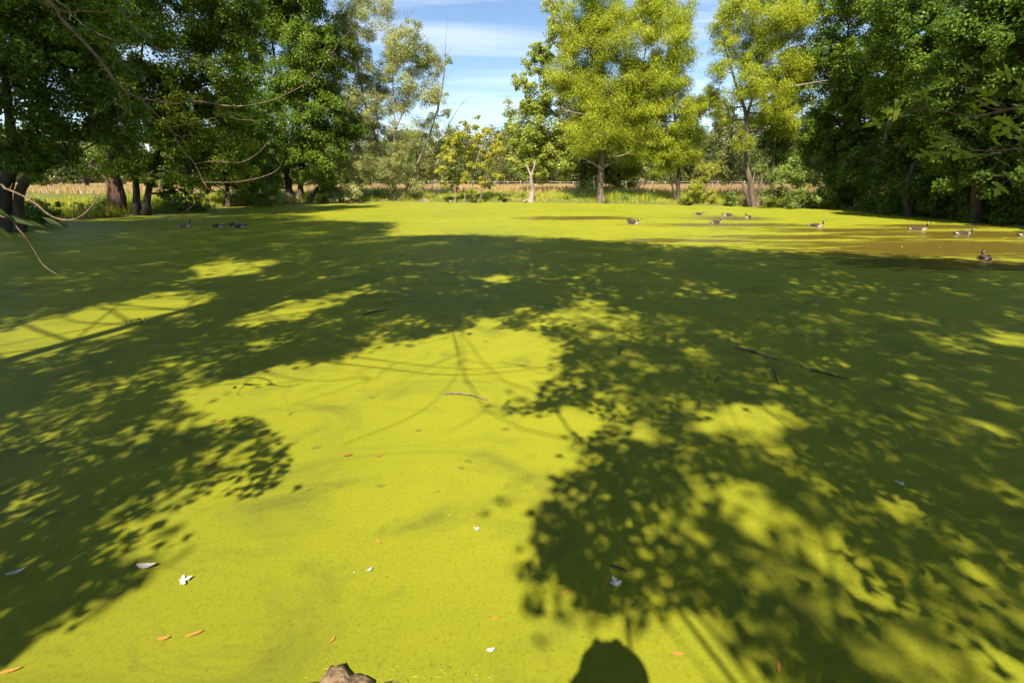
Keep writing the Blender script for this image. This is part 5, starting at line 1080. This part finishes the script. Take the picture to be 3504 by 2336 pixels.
BLACK, WHITE, BROWN, TAN, BEIGE = (.012, .011, .010), (.75, .73, .70), (.075, .048, .032), (.20, .14, .10), (.50, .37, .29)
NECKS = {  # neck and head points (x, z, half-width), after the breast
    'up': [(.36, .20, .075), (.385, .29, .047), (.385, .38, .037), (.39, .455, .036), (.405, .50, .043), (.44, .52, .048), (.49, .512, .036), (.53, .497, .02), (.57, .487, .009)],
    'forward': [(.37, .17, .075), (.42, .21, .047), (.47, .26, .037), (.505, .305, .036), (.525, .335, .043), (.56, .35, .047), (.61, .34, .036), (.65, .325, .02), (.69, .313, .009)],
    'low': [(.36, .16, .08), (.38, .20, .055), (.385, .235, .045), (.395, .265, .044), (.415, .285, .047), (.45, .285, .048), (.49, .255, .036), (.52, .22, .02), (.545, .19, .009)],
    'curved': [(.35, .20, .075), (.34, .29, .047), (.33, .35, .038), (.345, .40, .037), (.375, .425, .043), (.415, .425, .047), (.46, .405, .036), (.495, .385, .02), (.53, .37, .009)],
}
def goose_mesh(pose, turn=0.0, wing=0.0):
    body = [(-.50, .175, .02, .012), (-.46, .165, .06, .022), (-.38, .14, .095, .06), (-.28, .115, .135, .10), (-.15, .10, .175, .145), (0, .09, .195, .165), (.14, .09, .19, .165), (.25, .10, .165, .15), (.32, .135, .12, .12)]
    neck = NECKS[pose]
    spine = [(x, z, a, b) for x, z, a, b in body] + [(x, z, r, r) for x, z, r in neck]
    P = np.array([(s[0], 0, s[1]) for s in spine])
    n = len(P); sides = 16
    tg = norm(np.gradient(P, axis=0))
    # rings lean gradually from upright on the body to square with the neck
    V, C = [], []
    nb = len(body)
    for i in range(n):
        t_ = tg[i].copy()
        if i < nb - 2: t_ = np.array([1, 0, 0.])
        t_ = norm(t_)
        upv = np.array([-t_[2], 0, t_[0]])
        for k in range(sides):
            a = 2 * math.pi * k / sides
            w, h = spine[i][2], spine[i][3]
            sx = math.cos(a)
            hz = math.sin(a)
            if i < nb:
                hz = hz * (1.0 if hz > 0 else .95)
                w2 = w * (1 - .12 * max(0, hz))
            else:
                w2 = w * .88
            p = P[i] + np.array([0, 1, 0]) * sx * w2 + upv * hz * h
            if wing and 1 < i < 6 and hz > .2: p = p + np.array([-.05, sx * .05, wing * abs(sx) * (hz) * (1 - abs(i - 3) * .2)])
            if i >= nb + 3 and turn:
                piv = P[nb + 3]
                d = p - piv; cs, sn = math.cos(turn), math.sin(turn)
                p = piv + np.array([d[0] * cs - d[1] * sn, d[0] * sn + d[1] * cs, d[2]])
            V.append(p)
            j = i - nb
            if i <= 1: c = BLACK
            elif i == 2: c = WHITE if hz < .75 else (.05, .04, .035)
            elif i == 3: c = WHITE if hz < -.1 else BROWN
            elif i < 7: c = BROWN if hz > -.15 else TAN
            elif i < nb: c = TAN if hz > .55 else BEIGE
            elif j == 0: c = (.45, .34, .27) if hz < .2 else (.08, .06, .05)
            elif j in (4, 5): c = WHITE if (abs(sx) > .45 and hz < .55) or (hz < -.6 and j == 4) else BLACK
            else: c = BLACK
            C.append(c)
    i = np.arange(n - 1)[:, None] * sides; k = np.arange(sides)[None]; k2 = (k + 1) % sides
    q = np.stack([i + k, i + k2, i + sides + k2, i + sides + k], -1).reshape(-1, 4)
    V = np.array(V); nv = len(V)
    V = np.vstack([V, P[0] - [.015, 0, 0], V[-sides:].mean(0) + [.006, 0, 0]])
    C += [BLACK, BLACK]
    f3 = np.array([(nv, (kk + 1) % sides, kk) for kk in range(sides)] + [(nv + 1, (n - 1) * sides + kk, (n - 1) * sides + (kk + 1) % sides) for kk in range(sides)])
    me = mesh_fast('goose', V, [q, f3], goose_mat, smooth=True)
    ca = me.color_attributes.new('plumage', 'FLOAT_COLOR', 'POINT')
    ca.data.foreach_set('color', np.array([(*c, 1) for c in C], dtype=np.float32).ravel())
    return me

wing_col = simple_mat('goose_wing', (.05, .033, .022), (.13, .09, .06), 40, .7)
def wing_mesh(side, lift=0.0):
    """folded wing lying along the flank, tip crossing over the tail"""
    prof = [(.24, .15, .02), (.16, .175, .085), (.04, .19, .105), (-.12, .17, .09), (-.28, .12, .05), (-.44, .045, .015)]
    V = []
    for x, w, h in prof:
        for k in range(5):
            a = k / 4
            V.append((x, side * (w * (.38 + .66 * math.sin(a * math.pi * .62))) , .175 + h * .95 - a * (h * 1.05) + lift * (.2 - x) * (1 - a)))
    V = np.array(V); n = len(V)
    V2 = V - np.array([0, side * .02, .012])
    q = []
    for i in range(len(prof) - 1):
        for k in range(4):
            a, b, c, d = i * 5 + k, i * 5 + k + 1, (i + 1) * 5 + k + 1, (i + 1) * 5 + k
            q.append((a, b, c, d)); q.append((n + d, n + c, n + b, n + a))
    return mesh_fast('wing', np.vstack([V, V2]), [np.array(q)], wing_col, smooth=True)
wing_l, wing_r = wing_mesh(1), wing_mesh(-1)
wing_lu, wing_ru = wing_mesh(1, .45), wing_mesh(-1, .45)
GEESE = [  # x, y, heading deg (0 = to the right), pose, head turn, scale, label
    (-16.9, 24.1, 4, 'up', 0, .95, 'dark goose swimming alone with neck raised, leftmost on the shaded left water'),
    (-15.2, 24.1, 0, 'low', .2, .93, 'goose at the back end of the tight group of three on the left water'),
    (-14.75, 24.75, 2, 'low', 0, .93, 'goose in the middle of the tight group of three on the left water'),
    (-13.95, 23.9, -4, 'low', -.3, .95, 'goose leading the tight group of three, white cheek turned to the viewer'),
    (6.65, 25.7, -30, 'curved', .3, .95, 'goose with lifted wings beside the dark opening, apart from the others'),
    (12.6, 31.8, 0, 'low', .1, .95, 'resting goose with head down, left end of the distant row'),
    (11.4, 26.2, 12, 'curved', -.4, .95, 'goose with bright breast in front of the distant row of resting geese'),
    (14.3, 31.2, 172, 'low', .2, .95, 'goose facing left in the middle of the distant row'),
    (14.8, 29.5, 215, 'curved', 0, .9, 'dark goose facing away, right end of the distant row'),
    (15.8, 24.3, -50, 'up', .3, .95, 'goose turned toward the viewer alone in mid-water'),
    (19.75, 22.7, -32, 'up', 0, .98, 'goose with tall upright neck, ahead of the dark bank'),
    (20.35, 21.0, -2, 'forward', 0, 1.0, 'goose swimming with neck stretched forward, beside the one with upright neck'),
    (22.6, 20.4, -3, 'forward', 0, 1.0, 'goose cut by the right edge of the photo'),
    (14.95, 14.4, 62, 'forward', -.5, .92, 'dark goose seen from behind with white rump, nearest on the right'),
]
gm_cache = {}
for (x, y, hd, pose, turn, s, lab) in GEESE:
    lift = 'lifted' in lab
    me = goose_mesh(pose, turn, 0)
    o = link('goose', me, None, (x, y, -.037)); o.rotation_euler = (0, 0, R(hd)); o.scale = (s * .82, s * .82, s * .82)
    tag(o, lab, 'goose', 'geese on the pond')
    link('wing', wing_lu if lift else wing_l, o); link('wing', wing_ru if lift else wing_r, o)

# ------------------------------------------------------------------ things afloat
def leaf_obj(name, me, x, y, rz, s, label, cat, group=None, tilt=(0, 0), z=.008):
    o = link(name, me, None, (x, y, z)); o.rotation_euler = (tilt[0], tilt[1], rz); o.scale = (s, s, s)
    return tag(o, label, cat, group)
def curl_leaf(name, w, curl, mat, pts=7):
    V, F = [], []
    for i in range(pts):
        t_ = i / (pts - 1); hw = w * math.sin(math.pi * (.04 + .92 * t_)) ** .8
        zc = curl * (t_ - .5) ** 2 * 4
        for k in (-1, 0, 1):
            V.append((t_ - .5, k * hw, zc + abs(k) * curl * .5 + .02 * math.sin(5 * t_ + k)))
    for i in range(pts - 1):
        for k in (0, 1):
            F.append((i * 3 + k, i * 3 + k + 1, i * 3 + k + 4, i * 3 + k + 3))
    return mesh_fast(name, np.array(V), [np.array(F)], mat)
m_or = simple_mat('fallen_orange', (.50, .16, .04), (.62, .30, .06), 12, .6, .3)
m_rd = simple_mat('fallen_red', (.35, .06, .03), (.45, .15, .08), 12, .6, .3)
m_wh = simple_mat('pale_underside', (.50, .48, .41), (.66, .64, .58), 14, .7, .2)
m_fe = simple_mat('feather_grey', (.34, .29, .27), (.62, .55, .52), 6, .8, .2)
m_su = simple_mat('sunken_leaf', (.16, .165, .016), (.23, .24, .02), 10, .8, .2)
m_gr = simple_mat('leaf_litter', (.25, .22, .2), (.5, .47, .44), 10, .8, .2)
or_me = [curl_leaf('floating_leaf', .13, .05, m_or), curl_leaf('floating_leaf', .17, .09, m_or)]
rd_me = curl_leaf('floating_leaf', .16, .08, m_rd)
orange = [(-1.84, 1.9, .095), (-2.0, 1.87, .075), (-.97, 2.61, .07), (-1.03, 1.86, .05), (.34, 2.18, .06), (.67, 2.67, .055), (-.1, 2.0, .05), (.92, 1.78, .07), (-1.27, 3.68, .075), (-2.88, 4.14, .08), (-2.69, 1.69, .1),
          (-3.08, 3.67, .06), (-3.42, 3.43, .06), (1.44, 2.69, .05), (-.63, 3.17, .05), (-.3, 2.89, .035), (1.44, 1.71, .08)]
ORANGE_LABELS = ['orange leaf, right one of the pair near the white maple leaf', 'orange leaf, left one of the pair near the white maple leaf', 'orange leaf upright in the middle of the sunlit duckweed', 'short orange leaf just above the muddy stone', 'orange leaf left of the white star-shaped maple leaf', 'orange leaf above the white star-shaped maple leaf', 'slim orange leaf at the lower middle, near the tiny white feather', "orange leaf just right of the photographer's shadow", 'orange leaf high in the sunlit patch, next to a red one', "orange leaf at the shadow's left fringe, farthest out", 'large orange leaf in the lower left corner', 'orange leaf in the left leaf shade, nearer its sunlit edge', 'orange leaf in the left leaf shade, deeper in', 'orange leaf in the right leaf shade', 'orange speck of leaf in the middle of the bright patch, upper one', 'orange speck of leaf in the middle of the bright patch, lower one', "orange leaf at the bottom edge, right of the photographer's shadow"]
for k, (x, y, s) in enumerate(orange):
    leaf_obj('floating_leaf', or_me[k % 2], x, y, random.uniform(-.9, 1.3), s * .88, ORANGE_LABELS[k], 'leaf', 'orange leaves on the duckweed')
for (x, y, s, lab) in ((-1.56, 3.69, .08, 'red leaf in the sunlit patch beside an orange one'), (-2.77, 3.54, .1, 'reddish curled leaf at the fringe of the left leaf shade'), (-3.15, 4.34, .08, 'red leaf inside the left leaf shade'), (-.43, 6.85, .08, 'red leaf near the arching branch shadows')):
    leaf_obj('floating_leaf', rd_me, x, y, random.uniform(-.5, .8), s, lab, 'leaf', 'reddish leaves on the duckweed')
wl_me = mesh_fast('floating_leaf', np.array([(x, y, z * .8 + .12 * (y - .5) ** 2 + .1 * abs(x)) for x, y, z in lv]), [lf], m_wh)
for (x, y, s, rz, lab) in ((-2.17, 2.25, .08, -.9, 'white upturned maple leaf on sunlit duckweed at the lower left'), (.68, 2.22, .085, .2, 'white star-shaped maple leaf in the leaf shadow right of centre'),
                           (-.25, 2.72, .05, 1.1, 'small white curled leaf in the middle of the sunlit duckweed'), (3.36, 3.24, .08, .6, 'pale maple leaf alone in the dark shade at the right')):
    leaf_obj('floating_leaf', wl_me, x, y, rz, s, lab, 'leaf', tilt=(.15, .1))
fe_me = curl_leaf('feather', .2, .16, m_fe, 9)
for (x, y, s, rz, lab) in ((-2.48, 2.38, .12, .1, 'grey curled feather floating beside the white maple leaf'), (-3.31, 2.33, .10, .7, 'grey feather in the shade at the lower left edge'),
                           (-.96, 2.35, .045, .8, 'tiny white feather on the sunlit duckweed, lower middle'), (-.12, 1.80, .05, .2, 'tiny white feather near the bottom of the photo')):
    leaf_obj('feather', fe_me if s > .08 else curl_leaf('feather', .25, .2, m_wh), x, y, rz, s, lab, 'feather')
su_me = curl_leaf('sunken_leaf', .24, .005, m_su)
for k, (x, y) in enumerate([(-.88, 4.66), (-.98, 4.15), (-.41, 3.61), (-1.92, 3.83), (-1.73, 3.21), (-1.13, 3.25), (-.11, 3.0), (-1.68, 4.91), (-.46, 3.5), (-.07, 4.18), (-2.55, 3.81), (1.47, 2.61)]):
    leaf_obj('sunken_leaf', su_me, x, y, random.uniform(-.6, .6), random.uniform(.06, .13), 'olive leaf sunk just under the duckweed film', 'leaf', 'sunken leaves in the duckweed', z=.004)
gr_me = curl_leaf('floating_leaf', .22, .12, m_gr)
for k, (x, y) in enumerate([(-4.67, 12.05), (-1.45, 10.5), (1.0, 8.84), (-.89, 8.44), (6.45, 9.32), (5.92, 7.94), (-7.07, 10.63), (-2.17, 7.68), (1.82, 9.42), (15.66, 16.88), (14.47, 17.09), (-5.85, 43.7), (-2.2, 33), (4.4, 35)]):
    leaf_obj('floating_leaf', gr_me, x, y, random.uniform(-.6, .6), .10 if y < 14 else .16, 'small pale grey leaf or bit of down afloat far out', 'leaf', 'pale bits afloat far out')
def floating_stick(pts, r, label, mat='wet_wood', cat='stick'):
    p = np.array(pts, float)
    w = Wood(); w.tube(p - p[0], np.linspace(r, r * .5, len(p)), sides=7, smooth_pts=3)
    o = link('floating_stick' if cat == 'stick' else 'floating_log', w.mesh('stick', M[mat]), None, p[0])
    return tag(o, label, cat)
floating_stick([(-.82, 4.99, .012), (-.56, 4.96, .02), (-.29, 4.83, .008)], .012, 'thin olive stick afloat at the edge of the sunlit patch', 'bark_willow')
floating_stick([(3.45, 6.62, -.012), (3.62, 6.36, .018), (3.80, 6.10, .0), (4.0, 5.86, -.014), (4.16, 5.62, .016), (4.40, 5.42, -.005)], .022, 'long dark waterlogged log afloat in the shade right of centre', 'bark_dark', cat='log')
floating_stick([(1.66, 6.55, .03), (1.62, 6.4, .02), (1.58, 6.28, .0)], .010, 'short dark twig poking up right of the bright patch')
floating_stick([(3.57, 5.72, .02), (3.46, 5.45, .03), (3.39, 5.24, .0)], .012, 'bent dark twig afloat just left of the long log')
floating_stick([(-2.85, 8.38, 0), (-2.68, 8.5, .02), (-2.45, 8.68, .0)], .016, 'dark stick afloat in the shade above the bright patch')
floating_stick([(2.59, 5.3, .0), (2.68, 5.42, .02), (2.74, 5.54, .0)], .008, 'tiny dark twig afloat left of the bent twig')
floating_stick([(.67, 2.4, .0), (.72, 2.37, .012), (.77, 2.35, .0)], .006, 'tiny curved twig above the star-shaped white leaf')
for k, (x, y, z) in enumerate(((-15.8, 44.9, 0), (-8.2, 47.0, 0), (-6.0, 46.6, 0), (-27.0, 30.2, 0))):
    w = Wood()
    for q in range(6):
        a = random.uniform(-.7, .7); L_ = random.uniform(.8, 2.2)
        w.tube([(0, 0, .02), (L_ * .5 * math.cos(a), L_ * .5 * math.sin(a) * .6, random.uniform(.05, .3)), (L_ * math.cos(a), L_ * math.sin(a) * .6, random.uniform(-.03, .35))], [.04, .025, .008], sides=5)
    o = link('fallen_branch', w.mesh('fallen_branch', M['bark_dead'] if k in (1, 2) else M['wet_wood']), None, (x, y, .0)); o.rotation_euler = (0, 0, random.uniform(0, 3))
    tag(o, ['dark fallen branch in the water below the twin trunks', 'pale fallen branch on the mud right of the pale stems', 'small pale fallen branch at the water left of the yellowing tree', 'dark fallen branch on the left bank near the root mass'][k], 'branch')
# a sprig growing out of the mat at the left
V, F = [], []
n = 60
C = np.stack([rng.normal(0, .12, n), rng.normal(0, .06, n), rng.uniform(.01, .09, n)], 1)
nr = norm(np.array([0, 0, 1.]) + .8 * rng.standard_normal((n, 3))); ax = rng.standard_normal((n, 3)); ax -= (ax * nr).sum(1, keepdims=True) * nr
V, F = leaf_mesh_arrays(C, np.full(n, .05), .5, ax, nr)
tag(link('water_plant', mesh_fast('water_plant', V, F, M['leaf_shrub']), None, (-6.75, 7.8, 0)), 'small green sprig growing out of the duckweed between two trunk shadows', 'plant', kind='stuff')

# ------------------------------------------------------------------ stone at the near water edge
un, vn = 20, 12
V = []
for j in range(vn + 1):
    th = math.pi * .5 * j / vn
    for i in range(un):
        ph = 2 * math.pi * i / un
        r = 1 + .16 * math.sin(3 * ph + 1) + .1 * math.sin(5 * ph + 2 + 3 * th) + .05 * math.sin(9 * ph + 7 * th)
        V.append((.17 * r * math.cos(ph) * math.cos(th * .95), .22 * r * math.sin(ph) * math.cos(th * .95), .105 * math.sin(th) * (1 + .12 * math.sin(4 * ph)) - .02))
i = np.arange(vn)[:, None] * un; k = np.arange(un)[None]; k2 = (k + 1) % un
q = np.stack([i + k, i + k2, i + un + k2, i + un + k], -1).reshape(-1, 4)
st = link('stone', mesh_fast('stone', np.array(V), [q], simple_mat('muddy_stone', (.17, .11, .06), (.42, .29, .17), 22, .9, .15, bump=.9), smooth=True), None, (-.86, 1.50, 0))
tag(st, 'muddy brown stone breaking the surface at the bottom of the photo', 'stone')
# wet mud just breaking the surface round the stone
V = []
for j in range(9):
    th = math.pi * .5 * j / 8
    for i in range(40):
        ph = 2 * math.pi * i / 40
        r = 1 + .22 * math.sin(3 * ph + .4) + .14 * math.sin(7 * ph + 2) + .07 * math.sin(13 * ph + 5 * th)
        V.append((.27 * r * math.cos(ph) * math.cos(th), .12 * r * math.sin(ph) * math.cos(th), .022 * math.sin(th) ** .7 - .006 + .004 * math.sin(11 * ph + 6 * th)))
i = np.arange(8)[:, None] * 40; k = np.arange(40)[None]; k2 = (k + 1) % 40
tag(link('mud', mesh_fast('mud', np.array(V), [np.stack([i + k, i + k2, i + 40 + k2, i + 40 + k], -1).reshape(-1, 4)], simple_mat('wet_mud', (.12, .10, .03), (.27, .26, .035), 26, .7, .3, bump=.8), smooth=True), None, (-.80, 1.54, 0)),
    'wet weedy mud round the brown stone at the bottom', 'mud', kind='structure')
# bits of stringy algae beside it
m_al = simple_mat('algae', (.20, .21, .02), (.42, .42, .04), 30, .6, .4)
w = Wood()
for q in range(60):
    x0, y0 = rng.uniform(-.25, .8), rng.normal(.04, .045); a = rng.uniform(0, 6.28); L_ = rng.uniform(.015, .045)
    w.tube([(x0, y0, .002), (x0 + L_ * .5 * math.cos(a), y0 + L_ * .5 * math.sin(a), .004), (x0 + L_ * math.cos(a), y0 + L_ * math.sin(a), .002)], [.0025, .003, .0015], sides=4)
tag(link('algae', w.mesh('algae', m_al), None, (-.86, 1.62, 0)), 'stringy algae floating beside the muddy stone', 'algae', kind='stuff')

# ------------------------------------------------------------------ the photographer, whose shadow falls on the water
fz = float(ground_z(0, -.25))
H_ = EYE - fz
def body_mesh():
    z = lambda t_: fz + t_ * H_ / 1.66
    y0 = -.24
    J = {'pelvis': ((0, y0, z(.98)), .15), 'belly': ((0, y0 - .01, z(1.12)), .145), 'chest': ((0, y0 - .02, z(1.32)), .165), 'neckb': ((0, y0 - .01, z(1.48)), .075), 'neck': ((0, y0 + .005, z(1.54)), .06),
         'head': ((0, y0 + .02, z(1.64)), .092), 'crown': ((0, y0 + .01, z(1.74)), .075)}
    E_ = [('pelvis', 'belly'), ('belly', 'chest'), ('chest', 'neckb'), ('neckb', 'neck'), ('neck', 'head'), ('head', 'crown')]
    for s, nme in ((-1, 'l'), (1, 'r')):
        J['hip' + nme] = ((s * .10, y0, z(.92)), .095); J['knee' + nme] = ((s * .12, y0 + .03, z(.50)), .062); J['ank' + nme] = ((s * .13, y0 - .01, z(.09)), .043); J['toe' + nme] = ((s * .15, y0 + .17, z(.04)), .04)
        J['sh' + nme] = ((s * .19, y0 - .01, z(1.42)), .068); J['elb' + nme] = ((s * .27, y0 + .10, z(1.24)), .046); J['wri' + nme] = ((s * .10, y0 + .15, z(1.555)), .031); J['palm' + nme] = ((s * .075, y0 + .165, z(1.63)), .033)
        E_ += [('pelvis', 'hip' + nme), ('hip' + nme, 'knee' + nme), ('knee' + nme, 'ank' + nme), ('ank' + nme, 'toe' + nme), ('chest', 'sh' + nme), ('sh' + nme, 'elb' + nme), ('elb' + nme, 'wri' + nme), ('wri' + nme, 'palm' + nme)]
    names = list(J)
    me = bpy.data.meshes.new('person')
    me.from_pydata([J[k][0] for k in names], [(names.index(a), names.index(b)) for a, b in E_], [])
    o = bpy.data.objects.new('person_base', me); col.objects.link(o)
    o.modifiers.new('skin', 'SKIN')
    for k, nme in enumerate(names):
        me.skin_vertices[0].data[k].radius = (J[nme][1], J[nme][1] * (.72 if nme in ('chest', 'belly', 'pelvis') else 1))
        me.skin_vertices[0].data[k].use_root = nme == 'pelvis'
    sb = o.modifiers.new('sub', 'SUBSURF'); sb.levels = 2; sb.render_levels = 2
    dg = bpy.context.evaluated_depsgraph_get()
    res = bpy.data.meshes.new_from_object(o.evaluated_get(dg))
    bpy.data.objects.remove(o, do_unlink=True)
    res.name = 'person'
    return res, z, y0
pme_, zf, y0 = body_mesh()
m_skin = simple_mat('skin', (.45, .27, .19), (.55, .34, .25), 8, .55, .3)
m_shirt = simple_mat('shirt_cloth', (.12, .15, .20), (.17, .20, .26), 30, .9, .1)
m_jean = simple_mat('jeans_cloth', (.05, .07, .13), (.09, .12, .20), 40, .9, .1)
m_shoe = simple_mat('shoe_leather', (.05, .035, .025), (.09, .065, .05), 20, .6, .3)
m_hair = simple_mat('hair', (.05, .03, .02), (.10, .065, .04), 60, .6, .3)
pme_.materials.clear()
for m_ in (m_skin, m_shirt, m_jean, m_shoe): pme_.materials.append(m_)
for p in pme_.polygons:
    c = p.center; p.use_smooth = True
    arm = abs(c.x) > .06 and c.y > y0 + .11 and c.z > zf(1.3)
    if c.z < zf(.10): p.material_index = 3
    elif c.z < zf(1.0): p.material_index = 2
    elif c.z < zf(1.475) and not arm: p.material_index = 1
    else: p.material_index = 0
person = link('person', pme_)
tag(person, 'person in a blue-grey shirt holding a camera up, seen only as a shadow', 'person')
fw_ = Wood()
for s in (-1, 1):
    for k in range(4):
        zk = zf(1.665 - .022 * k); L_ = (.05, .056, .052, .042)[k]
        fw_.tube([(s * .085, y0 + .165, zk), (s * .078, y0 + .195, zk), (s * .056, y0 + .212, zk + .003), (s * (.085 - L_), y0 + .205, zk + .004)], [.0095, .009, .0085, .007], sides=7, smooth_pts=3)
    fw_.tube([(s * .08, y0 + .14, zf(1.60)), (s * .058, y0 + .115, zf(1.605)), (s * .035, y0 + .11, zf(1.625))], [.011, .0105, .008], sides=7, smooth_pts=3)
link('finger', fw_.mesh('finger', m_skin), person)
def dome(name, rx, ry, h, zb, mat, rows=9, sides=24, brim=None):
    V = []
    if brim: V += [(brim * math.cos(2 * math.pi * i / sides), y0 + .005 + brim * 1.05 * math.sin(2 * math.pi * i / sides), zb - .02) for i in range(sides)]
    for j in range(rows):
        th = math.pi * .5 * j / (rows - 1)
        V += [(rx * math.cos(2 * math.pi * i / sides) * math.cos(th) ** .8, y0 + .005 + ry * math.sin(2 * math.pi * i / sides) * math.cos(th) ** .8, zb + h * math.sin(th)) for i in range(sides)]
    nr_ = len(V) // sides
    i = np.arange(nr_ - 1)[:, None] * sides; k = np.arange(sides)[None]; k2 = (k + 1) % sides
    return link(name, mesh_fast(name, np.array(V), [np.stack([i + k, i + k2, i + sides + k2, i + sides + k], -1).reshape(-1, 4)], mat, smooth=True), person)
dome('hair', .104, .11, .118, zf(1.635), m_hair)
dome('sun_hat', .128, .135, .135, zf(1.70), simple_mat('hat_cloth', (.30, .26, .19), (.38, .33, .25), 60, .9, .1), brim=.185)
cb = box_mesh('held_camera', .115, .045, .075, simple_mat('camera_black', (.015, .015, .016), (.03, .03, .03), 40, .5, .4), taper=.94, jitter=0)
hc = link('held_camera', cb, None, (0, y0 + .155, EYE - .045)); tag(hc, 'small black camera held up to the face', 'camera')

print('FACES', STATS, sum(STATS.values()))
